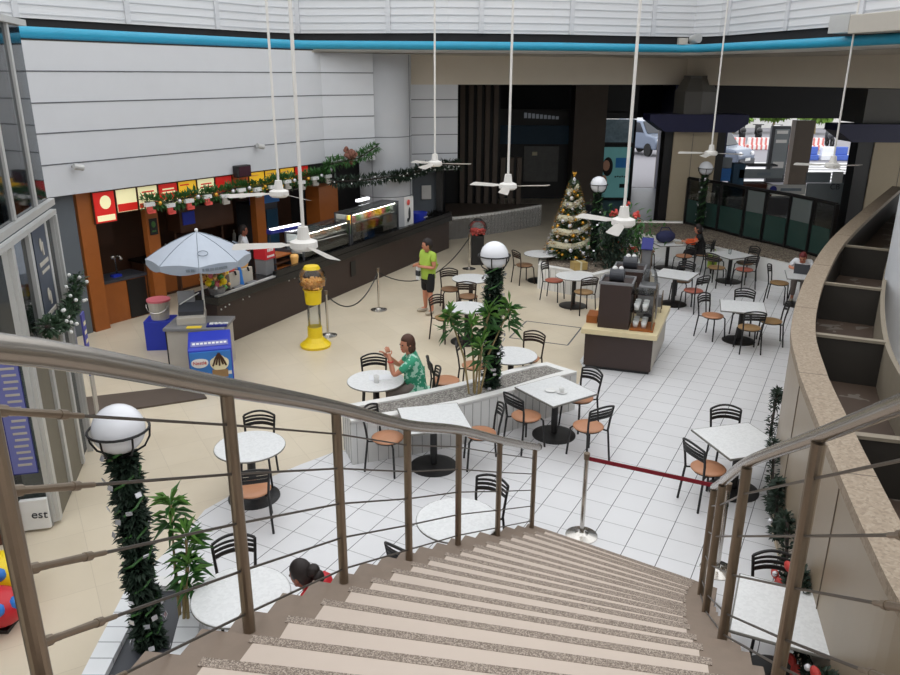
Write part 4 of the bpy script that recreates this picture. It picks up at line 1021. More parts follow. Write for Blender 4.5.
X, Y = iw(.85, 1.84); t = thing('menu_stand', 'tall blue topped menu stand behind the coffee island cabinets', 'stand', (X, Y, .8), IA)
MB().box((0, 0, .6), (.2, .03, 1.2)).ob('board', 'grey_plastic', t); MB().box((0, -.01, 1.26), (.22, .06, .24), 0, R(-30)).ob('header', 'poster_blue', t)
for s in (-.1, .1): MB().tube((s, -.1, 0), (s, -.02, 1.1), .012).ob('leg', 'steel', t)

# ================================================================ CEILING FANS
for i in range(5): struct(MB().box((1.5, 1+i*5.2, 9.15), (22, .3, .3)).ob('ceiling_beam_%d' % (i+1), 'siding'))
for i in range(4): struct(MB().box((-6+i*5, 11, 9.35), (.3, 30, .2)).ob('ceiling_beam_%d' % (i+6), 'siding'))
def fan(x, y, label, angles, first=[None]):
    t = thing('ceiling_fan', label, 'ceiling fan', (x, y, 3.4), 0, 'white ceiling fans on long rods')
    MB().tube((0, 0, .2), (0, 0, 5.72), .02, seg=8).ob('rod', 'fan', t)
    MB().lathe([(0, .2), (.055, .2), (.075, .06), (0, .06)], (0, 0, 0), 18).ob('canopy', 'fan', t)
    MB().lathe([(0, .06), (.09, .06), (.15, .035), (.155, -.03), (.12, -.06), (0, -.065)], (0, 0, 0), 24).ob('motor', 'fan', t, smooth=False)
    for a in angles:
        b = MB(); A = []; pr = [(.13, .035), (.2, .03), (.25, .06), (.5, .072), (.76, .08), (.79, .055)]
        top = [b.bm.verts.new((r, w_, w_*-.26-.03*r)) for r, w_ in pr]; bot = [b.bm.verts.new((r, -w_, w_*.26-.03*r)) for r, w_ in pr]
        for i in range(len(pr)-1): b.bm.faces.new((top[i], top[i+1], bot[i+1], bot[i]))
        r_ = bmesh.ops.solidify(b.bm, geom=b.bm.faces[:], thickness=.008)
        b.ob('blade', 'fan', t, rz=R(a))
fan(-1.64, 8.5, 'white ceiling fan nearest the camera, hanging over the yellow gumball machine', (184, 64, -56))
fan(-2.74, 12.39, 'white ceiling fan hanging in front of the kiosk garland', (195, -45, 75))
fan(-.34, 16.83, 'white ceiling fan hanging in front of the white wall panel by the slats', (10, 130, 250))
fan(.98, 13.35, 'white ceiling fan hanging in front of the dark slats', (20, 140, -100))
fan(2.25, 9.99, 'white ceiling fan hanging over the coffee island flowers', (-112, 8, 128))
fan(6.4, 19.43, 'white ceiling fan hanging before the beige column', (-122, -2, 152))
fan(8.16, 16.8, 'white ceiling fan hanging before the zebra crossing opening', (-100, 20, 140))

# ================================================================ FOOD COUNTER
CA = Vector((-4.6, 14.6, 0)); CB = Vector((-.04, 24.0, 0)); CD = (CB-CA).normalized(); CN = Vector((-CD.y, CD.x, 0))   # CN points behind the counter
CR = math.atan2(CD.y, CD.x); CL = (CB-CA).length
def cw(s, n, z): return CA+CD*s+CN*n+Vector((0, 0, z))
ct = thing('food_counter', 'long dark brown serving counter with black top along the left', 'counter')
MB().box(cw(CL/2, .3, .44), (CL, .58, .88), CR).ob('body', 'counter', ct)
MB().box(cw(CL/2, .28, .96), (CL+.1, .72, .16), CR).ob('worktop', 'counter_top', ct, bevel=.01)
MB().box(cw(CL/2+.9, -.02, 1.09), (CL-1.8, .1, .14), CR).ob('upstand', 'counter_top', ct)
MB().box(cw(1.6, .0, 1.05), (3.2, .09, .03), CR).ob('steel_ledge', 'frame_grey', ct)
b = MB()
for s, z in ((.1, .78), (.22, .8), (.34, .82), (.1, .32), (.22, .32), (.34, .32), (.75, .82), (.95, .83), (2.3, .86), (2.5, .87), (3.5, .88), (6.2, .9)): b.ball(cw(s, -.005, z-.02), .018, 8)
b.ob('counter_light', 'white_plastic', ct)
for s in (3.0, 4.9): MB().box(cw(s, -.006, .55), (.22, .015, .38), CR).ob('vent_panel', 'black', ct)
def on_counter(name, label, cat, s, n=.3, z=1.04, group=None): return thing(name, label, cat, cw(s, n, z), CR, group)
# display cases
def display_case(s0, s1, h, label, kind):
    t = on_counter('display_case', label, 'display case', s0, .3, 1.04, None); L = s1-s0
    b = MB()
    for x in (.02, L-.02):
        for y in (-.24, .24): b.box((x, y, h/2), (.035, .035, h))
    for z in (.02, h): b.box((L/2, -.24, z), (L, .035, .035)).box((L/2, .24, z), (L, .035, .035)).box((.02, 0, z), (.035, .5, .035)).box((L-.02, 0, z), (.035, .5, .035))
    b.ob('frame', 'dk_grey', t)
    MB().box((L/2, -.24, h/2), (L-.05, .01, h-.05)).ob('front_glass', 'glass', t)
    MB().box((L/2, 0, h+.012), (L, .52, .012)).ob('top_plate', 'glass', t)
    for z in (h*.36, h*.68): MB().box((L/2, 0.02, z), (L-.08, .44, .014)).ob('shelf', 'frame_grey', t)
    MB().box((L/2, .245, h/2), (L-.05, .012, h-.05)).ob('back_panel', 'grey_sign', t)
    MB().box((L/2, -.2, h-.04), (L-.2, .03, .03)).ob('case_lamp', 'case_light', t)
    return t, L
t, L = display_case(2.95, 4.92, .72, 'glass pastry display case on the dark counter', 'pastry')
bs = bpy.data.objects
rg = random.Random(8)
pl = ['pastry on the lower shelf of the glass pastry case', 'pastry on the upper shelf of the glass pastry case']
for zi, z in enumerate((.25, .45)):
    for i in range(6):
        o = MB().ball((0, 0, 0), .1, 10, (1, .8, .5)).ob('pastry', 'sole' if (i+zi) % 2 else 'seat_o', None, True); o.location = cw(2.95+.25+i*.29, .26, 1.04+z*1.16+.03); tag(o, pl[zi], 'pastry', 'pastries in the counter case, %s shelf' % ('lower', 'upper')[zi])
t, L = display_case(4.98, 7.35, .86, 'glass snack display case full of bright packets on the dark counter', 'snack')
cols = ['orange', 'yellow', 'green_p', 'candy_red', 'menu_yel', 'white_plastic', 'orange', 'pink']
snk = ['bright snack packet on the bottom of the counter snack case', 'bright snack packet on the middle shelf of the counter snack case', 'bright snack packet on the top shelf of the counter snack case']
for zi, z in enumerate((.03, .325, .6)):
    for i in range(12):
        m = cols[(i*3+zi*2) % 8] if zi else ('sky_blue' if 3 < i < 7 else 'grey_plastic')
        o = MB().box((0, 0, .1), (.16, .07, .2)).ob('snack_packet', m, None, bevel=.015); o.location = cw(4.98+.16+i*.185, .2, 1.04+z); o.rotation_euler = (0, 0, CR+rg.uniform(-.3, .3)); tag(o, snk[zi], 'packet', ('snack packets on the case bottom', 'snack packets on the middle shelf', 'snack packets on the top shelf')[zi])
t = on_counter('poster_stand', 'white poster with red heart shape standing by the snack case', 'poster', 8.35, .3)
MB().box((0, 0, .42), (.36, .03, .84), -.4).ob('board', 'white_plastic', t); MB().ball((-.02, -.03, .68), .09, 12, (1, .2, .9)).ob('red_shape', 'candy_red', t); MB().ball((.03, -.03, .35), .11, 12, (.5, .2, 1.7)).ball((-.05, -.03, .18), .07, 10, (.9, .2, .9)).ob('printed_figure', 'dk_grey', t)
t = on_counter('plastic_tub', 'blue plastic tub at the far end of the dark counter', 'tub', 8.95, .3)
MB().lathe([(0, 0), (.2, 0), (.28, .3), (.27, .3), (.19, .02), (0, .02)], (0, 0, 0), 20).ob('body', 'blue', t); MB().box((0, -.26, .18), (.22, .01, .03)).ob('printed_line', 'white_plastic', t)
b = MB().needles([cw(9.4, .2, 1.1), cw(9.9, .2, 1.14), cw(10.25, .1, 1.1)], .11, 260, .16, .04); o = b.ob('dark_fern', 'black'); tag(o, 'dark leafy sprig at the far end of the counter', 'plant')
# drink machines near the umbrella
t = on_counter('drink_dispenser', 'red topped drinks dispenser on the counter beside the umbrella', 'dispenser', 1.95, .36)
t.scale = (.82, .82, .88)
MB().box((0, 0, .2), (.34, .36, .4)).ob('body', 'grey_plastic', t, bevel=.01); MB().box((0, -.02, .55), (.4, .4, .32)).ob('header', 'red', t, bevel=.01)
b = MB()
for k in range(4): b.box((-.1+k*.065, -.226, .62), (.045, .008, .07))
for k in range(5): b.box((-.12+k*.06, -.226, .47), (.045, .008, .05))
b.ob('lettering', 'white_plastic', t)
for i, (s, m, lab) in enumerate(((.75, 'candy_red', 'slush machine with red tank top on the counter under the umbrella'), (1.15, 'orange', 'slush machine with orange tank top on the counter under the umbrella'))):
    t = on_counter('slush_machine', lab, 'machine', s, .32, 1.04, 'slush machines under the umbrella')
    MB().box((0, .02, .16), (.32, .36, .32)).ob('body', 'lite_grey', t, bevel=.01); MB().box((0, -.24, .02), (.26, .1, .03)).ob('drip_tray', 'grey_plastic', t)
    MB().lathe([(.13, .33), (.15, .4), (.14, .52), (.06, .58), (0, .585)], (0, 0, 0), 18).ob('tank', m, t, smooth=True); MB().tube((0, -.17, .34), (0, -.2, .26), .02).ob('tap', 'black', t)
o = MB().lathe([(.012, .62), (.03, .4), (.08, .0), (0, 0)][::-1], (0, 0, 0), 12).ob('paper_flag', 'sky_blue'); o.location = cw(.95, .2, 1.04); tag(o, 'pointed blue paper cone between the slush machines', 'cone')
o = MB().lathe([(0, 0), (.06, 0), (.1, .26), (.08, .3), (0, .3)], (0, 0, 0), 14).ob('cup_stack', 'orange'); o.location = cw(3.2, .1, 1.18); o.location = cw(2.7, .12, 1.04); tag(o, 'orange and cream cup stack on the counter by the pastry case', 'cup stack')
t = on_counter('toy_bouquet', 'colourful bunch of wrapped sweets at the left end of the counter', 'sweets', .3, .15)
rg = random.Random(2)
for mi, m in enumerate(('orange', 'yellow', 'pink', 'silver', 'seat_y', 'green_p')):
    for _ in range(9): MB().ball((rg.gauss(-.1, .12), rg.gauss(0, .1), .12+rg.random()*.42), rg.uniform(.03, .07), 8).ob('sweet', m, t, smooth=True)
MB().lathe([(0, 0), (.14, 0), (.18, .14), (0, .14)], (-.1, 0, 0), 16).ob('bowl', 'grey_plastic', t)
t = on_counter('tray_rack', 'wooden bread trays on the counter left of the pastry case', 'rack', 2.42, .4)
for k in range(3): MB().box((0, 0, .04+k*.14), (.6, .4, .03), 0, 0).ob('tray', 'wood_dk' if k % 2 else 'wood', t)
MB().box((-.28, 0, .2), (.03, .4, .4)).box((.28, 0, .2), (.03, .4, .4)).ob('frame', 'dk_grey', t)
t = thing('strip_light', 'slanting strip light with blue housing above the bread trays', 'lamp', cw(3.2, .75, 1.78), CR-.16)
MB().box((0, 0, 0), (.95, .14, .1)).ob('housing', 'poster_blue', t); MB().box((0, -.05, .06), (.9, .1, .03)).ob('tube', 'tube_light', t)
for x in (-.4, .4): MB().tube((x, .05, -.05), (x, .05, -1.7), .014).ob('support', 'dk_grey', t)
t = thing('strip_light', 'short white strip light above the snack case', 'lamp', cw(6.8, .85, 1.97), CR)
MB().box((0, 0, 0), (.55, .1, .06)).ob('tube', 'tube_light', t)
for x in (-.2, .2): MB().tube((x, 0, -.03), (x, 0, -1.9), .012).ob('support', 'dk_grey', t)

# ================================================================ KIOSK BEHIND THE COUNTER
struct(MB().box(wp(3.9, -2.1, 1.47), (8.4, .12, 2.94), WR).ob('wall_kiosk_back', 'wood_dk'))
struct(MB().box(wp(3.9, -1.2, 2.96), (8.6, 2.0, .06), WR).ob('ceiling_kiosk', 'dark_ceiling'))
for i, (s, wdt, dp_) in enumerate(((.62, .34, .16), (2.12, .3, .16), (5.25, .3, .2), (7.6, .75, .5))):
    o = MB().box((0, 0, 1.46 if i < 3 else 1.15), (wdt, dp_, 2.92 if i < 3 else 2.3)).ob('wooden_post', 'wood'); o.location = wp(s, -.3, 0); o.rotation_euler = (0, 0, WR)
    tag(o, ['orange wooden kiosk post next to the grey wall', 'orange wooden kiosk post with small dark notice beside the umbrella', 'orange wooden kiosk post behind the strip light', 'broad orange wooden kiosk box behind the pastry case'][i], 'post', 'orange wooden kiosk posts')
o = thing('notice', 'small black notice with green emblem on the orange post', 'notice', wp(2.12, -.2, 2.0), WR)
MB().box((0, 0, 0), (.2, .015, .36)).ob('board', 'black', o); MB().ball((0, -.01, .05), .06, 10, (.9, .15, 1.2)).box((0, -.01, -.1), (.1, .01, .03)).ob('emblem', 'leaf_mid', o)
mk = ['menu_red', 'menu_cream', 'menu_cream', 'menu_red', 'menu_yel', 'menu_cream', 'menu_red', 'menu_or', 'menu_yel', 'menu_yel', 'menu_yel', 'menu_red']
ml = ['red lit menu board with cream picture, first from the grey wall', 'cream and red lit menu board, second from the grey wall', 'cream lit menu board, third from the grey wall', 'red and yellow lit menu board, fourth from the grey wall', 'yellow lit menu board, fifth from the grey wall', 'cream lit menu board, sixth from the grey wall', 'plain red menu board between the cream boards and the orange one', 'orange menu board under the wall monitor', 'yellow lit menu board, first right of the orange board', 'yellow lit menu board, second right of the orange board', 'yellow lit menu board, third right of the orange board', 'dark red menu board at the right end of the row']
for i in range(12):
    big = i == 0
    t = thing('menu_board', ml[i], 'menu board', wp(1.0+i*.52, -.16, 2.58 if big else 2.66), WR, 'lit menu boards above the kiosk')
    MB().box((0, .02, 0), (.5, .05, .66 if big else .5)).ob('frame', 'wood_dk', t); MB().box((0, -.012, 0), (.46, .02, .62 if big else .46)).ob('lit_panel', mk[i], t)
    pm = 'menu_cream' if mk[i] in ('menu_red', 'menu_or') else 'menu_red'
    if i not in (6, 7, 11):
        b = MB()
        if big: b.ball((.02, -.024, .1), .14, 12, (.9, .06, 1)).box((0, -.024, -.22), (.4, .006, .12))
        elif i in (1,): b.box((0, -.024, -.14), (.46, .006, .16))
        elif i in (4, 8, 9, 10): b.ball((.08, -.024, -.1), .1, 12, (1.2, .06, .7)).box((-.08, -.024, .16), (.24, .006, .03))
        else: b.box((0, -.024, -.16), (.46, .006, .1)).box((0, -.024, .12), (.3, .006, .03)).box((0, -.024, .05), (.34, .006, .03))
        b.ob('printed_picture', pm if i not in (8, 9, 10) else 'orange', t)
# back bench with sink
t = thing('sink_bench', 'orange wooden back bench with steel sink top beside the grey wall', 'bench', wp(1.35, -.75, 0), WR)
MB().box((0, 0, .45), (1.2, .6, .9)).ob('body', 'wood', t); MB().box((.33, -.31, .45), (.46, .02, .86)).ob('dark_front', 'black', t); MB().box((0, 0, .93), (1.24, .64, .06)).ob('worktop', 'dk_grey', t)
b = MB().path([(.15, .1, .96), (.15, .1, 1.3), (.15, 0, 1.4), (.15, -.12, 1.38)], .022, 8).ball((.08, .06, 1.36), .05, 10).ball((.25, .04, 1.3), .05, 10); b.ob('tap', 'bright_steel', t, smooth=True)
MB().lathe([(0, .96), (.1, .96), (.1, 1.2), (0, 1.2)], (-.35, .05, 0), 14).ob('steel_pot', 'grey_plastic', t)
MB().box((.0, -.1, .98), (.2, .14, .05)).ob('blue_cloth', 'blue', t)
t = thing('wall_cabinet', 'dark wall cabinet with red sides behind the sink bench', 'cabinet', wp(1.2, -1.5, 1.55), WR)
MB().box((0, 0, .3), (1.3, .3, .66)).ob('body', 'wood_dk', t); MB().box((-.5, -.17, .25), (.3, .02, .6)).ob('side_panel', 'red', t); MB().box((-.2, -.17, .12), (.3, .02, .3)).ob('notice', 'lite_grey', t); MB().box((-.2, -.18, .6), (.7, .05, .06)).ob('strip', 'frame_grey', t)
t = thing('back_shelf_bench', 'dark wooden back bench with orange doors along the kiosk wall', 'bench', wp(4.4, -1.7, 0), WR)
MB().box((0, 0, .45), (3.6, .5, .9)).ob('body', 'wood_dk', t); MB().box((0, 0, .93), (3.7, .55, .05)).ob('worktop', 'counter_top', t)
for k in range(4): MB().box((-1.35+k*.9, -.26, .45), (.8, .03, .76)).ob('door', 'wood', t)
rg = random.Random(6)
for i in range(9):
    s = 3.0+i*.36
    o = MB().lathe([(0, 0), (.05, 0), (.05, .16), (.02, .22), (.02, .28), (0, .28)], (0, 0, 0), 10).ob('bottle', ('glass', 'lite_grey', 'grey_plastic')[i % 3]); o.location = wp(s, -1.65+rg.uniform(-.1, .1), .956); tag(o, 'small bottle standing on the dark kiosk back bench', 'bottle', 'bottles on the kiosk back bench')
t = thing('upright_fridge', 'glass doored drinks fridge with blue header behind the counter', 'fridge', wp(5.9, -1.05, 0), WR)
MB().box((0, 0, 1.0), (.9, .6, 2.0)).ob('body', 'dk_grey', t); MB().box((0, -.31, 2.1), (.95, .1, .24)).ob('header', 'sky_blue', t)
for x in (-.22, .22): MB().box((x, -.31, .95), (.4, .03, 1.7)).ob('door', 'shade_blue', t)
t = thing('folded_awning', 'brown awning box with blue trim behind the kiosk counter', 'awning', wp(3.95, -.9, 1.62), WR)
MB().box((0, 0, .3), (1.6, .5, .56)).ob('box', 'wood_dk', t); MB().box((-.55, -.26, .34), (.34, .02, .3)).ob('blue_panel', 'blue', t)
for x in (-.7, .7): MB().tube((x, .1, .02), (x, .1, -1.6), .03).ob('support', 'wood_dk', t)
# kiosk garland with red stockings, then the fairy-light garland
gp = [wp(1.75+i*.5, .14, 2.62-.1*abs(sin(i*1.2))+.03*i*.3) for i in range(12)]+[Vector((-3.2, 20.75, 2.95)), Vector((-2.5, 21.3, 3.05)), Vector((-2.0, 21.55, 3.35))]
o = thing('christmas_garland', 'green christmas garland with red stockings and bows along the kiosk menu boards', 'garland')
MB().needles(gp, .17, 2600, .17, .05).ob('needles', 'leaf_mid', o)
MB().path(gp, .02, 6).ob('wire', 'brown_metal', o)
for i, q in enumerate(gp[:12]):
    st_ = MB().box(q+WN*.14-Vector((0, 0, .14)), (.12, .05, .13), WR).box(q+WN*.14+WD*.04-Vector((0, 0, .2)), (.17, .05, .07), WR).ob('stocking', 'candy_red' if i < 4 else 'lite_grey', o)
    MB().box(q+WN*.15-Vector((0, 0, .04)), (.22, .08, .08), WR).ob('stocking_cuff', 'white_plastic', st_)
for i in range(12): MB().ball(gp[i].lerp(gp[i+1], .5)+WN*.16, .05, 8).ob('bauble', 'silver' if i % 3 else 'gold', o, smooth=True)
q = Vector((-2.72, 21.15, 3.2)); b = MB()
for _ in range(26): b.ball(q+Vector((rnd.gauss(0, .07), rnd.gauss(0, .06), rnd.gauss(0, .09))), .06, 6)
b.ob('flower_cluster', 'dried', o)
fp = [Vector((-3.1, 20.3, 2.55)), Vector((-2.3, 21.0, 2.5)), Vector((-1.6, 21.75, 2.52)), Vector((-1.2, 22.0, 2.5)), Vector((-.8, 22.9, 2.6)), Vector((-.3, 23.4, 2.66)), Vector((.3, 23.7, 2.62))]
o = thing('light_garland', 'dark garland with small white fairy lights across the grey column', 'garland')
MB().needles(fp, .16, 1500, .16, .05).ob('needles', 'leaf_dark', o); MB().path(fp, .02, 6).ob('wire', 'brown_metal', o)
for i in range(24):
    u = i/24*6; k = int(u); MB().ball(fp[k].lerp(fp[k+1], u-k)+Vector((.09, -.13, rnd.uniform(-.1, .1))), .02, 6).ob('fairy_light', 'white_plastic', o)
# wall fittings on the white fascia
def spot(s, z, lab):
    t = thing('security_camera', lab, 'camera', wp(s, .0, z), WR, 'cameras on the white wall')
    MB().tube((0, 0, 0), (0, -.1, 0), .03).ob('mount', 'grey_plastic', t); MB().tube((-.06, -.14, .02), (.12, -.16, -.02), .06, seg=14).ob('body', 'frame_grey', t)
spot(.35, 3.47, 'small grey security camera low on the white wall panel, left one'); spot(5.05, 3.54, 'small grey security camera low on the white wall panel, right one')
t = thing('wall_monitor', 'dark monitor box at the lower edge of the white wall', 'monitor', wp(4.5, .16, 2.98), WR)
MB().box((0, .07, .02), (.44, .16, .28)).ob('body', 'black', t, bevel=.02); MB().box((.02, -.015, .02), (.36, .01, .22)).ob('screen', mat('dark screen', (60, 26, 40), .2), t)
t = thing('wall_notice', 'small white notice on the grey wall recess behind the counter', 'notice', (-.75, 24.0, 1.75), .3)
MB().box((0, 0, 0), (.3, .015, .42)).ob('sheet', 'frame_grey', t)

# ================================================================ UMBRELLA CART, FREEZER, TILL
t = thing('parasol', 'silver blue parasol with printed band over the drinks end of the counter', 'parasol', (-4.74, 14.24, 0))
MB().tube((0, 0, .05), (0, 0, 2.42), .022, seg=10).ob('pole', 'white_plastic', t); MB().lathe([(0, 0), (.2, 0), (.2, .05), (.04, .08), (0, .08)], (0, 0, 0), 20).ob('base', 'dk_grey', t)
RAD = .95; b = MB(); n = 8; segs = 6; V = []
for k in range(n*4):
    a = 2*pi*k/(n*4)+.3; f = 1-.075*sin(pi*(k % 4)/4); V.append([b.bm.verts.new((RAD*u*f*cos(a), RAD*u*f*sin(a), 2.40-.24*u-.22*u*u+.02*(1-f)*20*u)) for u in [i/segs for i in range(1, segs+1)]])
top = b.bm.verts.new((0, 0, 2.41))
for k in range(n*4):
    A, B = V[k], V[(k+1) % (n*4)]; b.bm.faces.new((top, A[0], B[0]))
    for i in range(segs-1): b.bm.faces.new((A[i], A[i+1], B[i+1], B[i]))
cn = b.ob('canopy', 'umbrella', t)
b = MB(); V2 = []
for k in range(n*4):
    a = 2*pi*k/(n*4)+.3; f = 1-.075*sin(pi*(k % 4)/4); z = 2.40-.46+.02*(1-f)*20; dz = .1+.09*sin(pi*(k % 4)/4)
    V2.append((b.bm.verts.new((RAD*f*cos(a), RAD*f*sin(a), z)), b.bm.verts.new((RAD*f*cos(a), RAD*f*sin(a), z-dz))))
for k in range(n*4): A, B = V2[k], V2[(k+1) % (n*4)]; b.bm.faces.new((A[0], A[1], B[1], B[0]))
b.ob('valance', 'umbrella_in', t)
for k in range(8):
    a = 2*pi*k/8+.3; MB().path([(0, 0, 2.36), (.5*cos(a), .5*sin(a), 2.2), (.93*cos(a), .93*sin(a), 1.93)], .007, 5).tube((.02*cos(a), .02*sin(a), 1.86), (.5*cos(a), .5*sin(a), 2.19), .007, seg=6).ob('rib', 'white_plastic', t)
b = MB()
for k in range(8):
    a = 2*pi*k/8+.3; b.path([(RAD*u*cos(a), RAD*u*sin(a), 2.406-.24*u-.22*u*u) for u in (.03, .25, .5, .75, 1)], .006, 5)
b.ob('canopy_shade_line', 'ink', t)  # dark lines added along the ribs, standing in for shading between panels
b = MB()
for a in (-1.15, .42): b.path([(.70*cos(a)+.09*cos(q*pi/6)*-sin(a)-.06*sin(q*pi/6)*cos(a), .70*sin(a)+.09*cos(q*pi/6)*cos(a)-.06*sin(q*pi/6)*sin(a), 2.14+.035*sin(q*pi/6)) for q in range(12)], .008, 5, True)
b.ob('printed_crest', 'ink', t)
b = MB()
for k in range(9):
    a = -1.5+.09*k+.02; b.box((.925*cos(a), .925*sin(a), 1.885), (.07, .012, .05), a+pi/2)
b.ob('printed_lettering', 'ink', t); MB().ball((0, 0, 2.44), .035, 10).ob('finial', 'white_plastic', t)
t = thing('till_counter', 'pale grey service counter with dark top below the parasol', 'counter', (-4.62, 13.55, 0))
MB().box((0, 0, .4), (1.0, .72, .8)).ob('body', 'lite_grey', t); MB().box((0, 0, .83), (1.1, .8, .06)).ob('worktop', 'grey_plastic', t, bevel=.01); MB().box((-.52, .0, .4), (.02, .7, .76)).ob('dark_side', 'black', t)
t = thing('cash_register', 'grey cash register on the pale service counter', 'cash register', (-4.78, 13.62, .86), .25)
MB().box((0, 0, .07), (.5, .5, .14)).ob('drawer_box', 'lite_grey', t, bevel=.01); MB().box((0, .06, .2), (.44, .36, .16), 0, R(18)).ob('keyboard', 'dk_grey', t); MB().box((-.08, .22, .4), (.3, .08, .24), 0, R(-12)).ob('screen', 'grey_plastic', t); MB().tube((-.2, .1, .3), (.16, .12, .5), .012).ob('arm', 'frame_grey', t)
o = MB().box((-4.62, 13.22, .868), (.26, .12, .01), .1).ob('price_card', 'yellow'); tag(o, 'bright yellow card on the edge of the pale service counter', 'card')
o = thing('flyer_pile', 'blue and white flyers on the corner of the pale service counter', 'flyers', (-4.24, 13.35, .86), .15)
MB().box((0, 0, .015), (.36, .2, .03)).ob('flyer', 'poster_blue', o)
for k in range(4): MB().box((-.1+k*.08, .02, .036), (.07, .1, .012), k*.5).ob('white_flyer', 'white_plastic', o)
# freezer: chest with sloping printed front
fz = thing('ice_cream_freezer', 'blue ice cream freezer with printed cone picture in front of the service counter', 'freezer', (-4.2, 12.72, 0), .28)
b = MB(); prof = [(-.30, .1), (-.36, .6), (-.36, .74), (-.3, .77), (.3, .88), (.3, .1)]
A = [b.bm.verts.new((-.36, y, z)) for y, z in prof]; B = [b.bm.verts.new((.36, y, z)) for y, z in prof]; b.bm.faces.new(A); b.bm.faces.new(B[::-1])
for i in range(6): b.bm.faces.new((A[i], B[i], B[(i+1) % 6], A[(i+1) % 6]))
b.ob('body', 'blue', fz, bevel=.02)
MB().box((0, -.345, .42), (.68, .02, .6), 0, R(7)).ob('front_print', 'sky_blue', fz)
MB().box((0, -.18, .795), (.62, .18, .01), 0, R(10.4)).ob('band_print', 'poster_lav', fz)
b = MB()
for k in range(9): b.box((-.26+k*.065, -.18, .802), (.045, .06, .006), 0, R(10.4))
b.ob('printed_lettering', 'white_plastic', fz)
MB().ball((-.18, -.372, .52), .13, 18, (1.1, .07, .72)).ob('oval_emblem', 'white_plastic', fz)
text('Nestlé', 'emblem_lettering', 'red', fz, (-.18, -.386, .52), .085, (pi/2, 0, 0))
MB().ball((.14, -.37, .5), .15, 16, (1.05, .08, 1)).ball((.14, -.375, .6), .1, 12, (.9, .08, .9)).ob('printed_ice_cream', 'cream', fz)
b = MB()
for a in range(5): b.path([(.14, -.388, .68), (.08+a*.03, -.39, .58), (.03+a*.055, -.388, .45+.02*(a % 2))], .016, 5)
b.ob('printed_sauce', 'wood_dk', fz); MB().box((.14, -.36, .3), (.26, .03, .14), 0, R(7)).ob('printed_cone', 'seat_y', fz)
MB().box((.29, -.345, .3), (.08, .03, .06), 0, R(7)).ob('printed_badge', 'white_plastic', fz)
for x in (-.33, .33):
    for y in (-.22, .22): MB().lathe([(0, 0), (.05, 0), (.05, .12), (0, .12)], (x*.85, y, 0), 10).ob('caster', 'black', fz)
o = MB().box((-5.75, 14.6, .3), (.55, .45, .6), .1).ob('plastic_crate', 'blue', None, bevel=.01); tag(o, 'dark blue crate under the white bucket', 'crate')
t = thing('bucket', 'white bucket with pink lid on the dark blue crate', 'bucket', (-5.75, 14.6, .6))
MB().lathe([(0, 0), (.17, 0), (.21, .36), (0, .36)], (0, 0, 0), 20).ob('body', 'lite_grey', t); MB().lathe([(0, .36), (.225, .36), (.225, .4), (0, .41)], (0, 0, 0), 20).ob('lid', 'pink', t)
MB().path([(.215*cos(a*pi/10), -.215*sin(a*pi/10)*.6-.09, .3-.14*sin(a*pi/10)) for a in range(11)], .008, 6).ob('handle', 'bright_steel', t)
o = MB().lathe([(0, 0), (.26, 0), (.3, .5), (.24, .62), (0, .64)], (-5.25, 14.9, 0), 16).ob('waste_bin', 'dk_grey'); tag(o, 'dark grey bin behind the white bucket', 'bin')

# ================================================================ GUMBALL MACHINES, STANCHIONS
t = thing('gumball_machine', 'yellow gumball machine on a flared base with clear stem', 'gumball machine', (-2.71, 14.68, 0))
MB().lathe([(0, 0), (.30, 0), (.31, .05), (.22, .12), (.15, .2), (.145, .42), (.0, .42)], (0, 0, 0), 28).ob('base', 'yellow', t, smooth=False)
MB().lathe([(.13, .42), (.13, .9)], (0, 0, 0), 24).ob('tube', 'glass', t, smooth=True)
MB().lathe([(0, .9), (.155, .9), (.17, 1.15), (.2, 1.2), (0, 1.2)], (0, 0, 0), 24).ob('collar', 'yellow', t)
MB().lathe([(.17, 1.2), (.25, 1.29), (.275, 1.4), (.25, 1.52), (.17, 1.61)], (0, 0, 0), 28).ob('globe', 'glass', t, smooth=True)
b = MB(); rg = random.Random(5)
for _ in range(150):
    a = rg.uniform(0, 6.28); z = rg.uniform(1.24, 1.38); r = .225*math.sqrt(rg.random()); b.ball((r*cos(a), r*sin(a), z), .03, 6)
o = b.ob('candy', 'orange', t, smooth=True); o['kind'] = 'stuff'
MB().lathe([(0, 1.67), (.14, 1.66), (.17, 1.6), (0, 1.6)][::-1], (0, 0, 0), 24).ob('lid', 'yellow', t)
t = thing('gumball_machine', 'black pedestal gumball machine with red candy globe behind the rope barrier', 'gumball machine', (.78, 21.9, 0))
MB().box((0, 0, .42), (.36, .36, .84)).ob('pedestal', 'black', t, bevel=.01)
MB().lathe([(.17, .84), (.25, .95), (.27, 1.06), (.24, 1.18), (.13, 1.27)], (0, 0, 0), 24).ob('globe', 'glass', t, smooth=True); MB().lathe([(0, 1.26), (.15, 1.26), (.1, 1.31), (0, 1.32)], (0, 0, 0), 18).ob('lid', 'black', t)
b = MB()
for _ in range(110):
    a = rg.uniform(0, 6.28); z = rg.uniform(.87, 1.02); r = .22*math.sqrt(rg.random()); b.ball((r*cos(a), r*sin(a), z), .032, 6)
o = b.ob('candy', 'candy_red', t, smooth=True); o['kind'] = 'stuff'
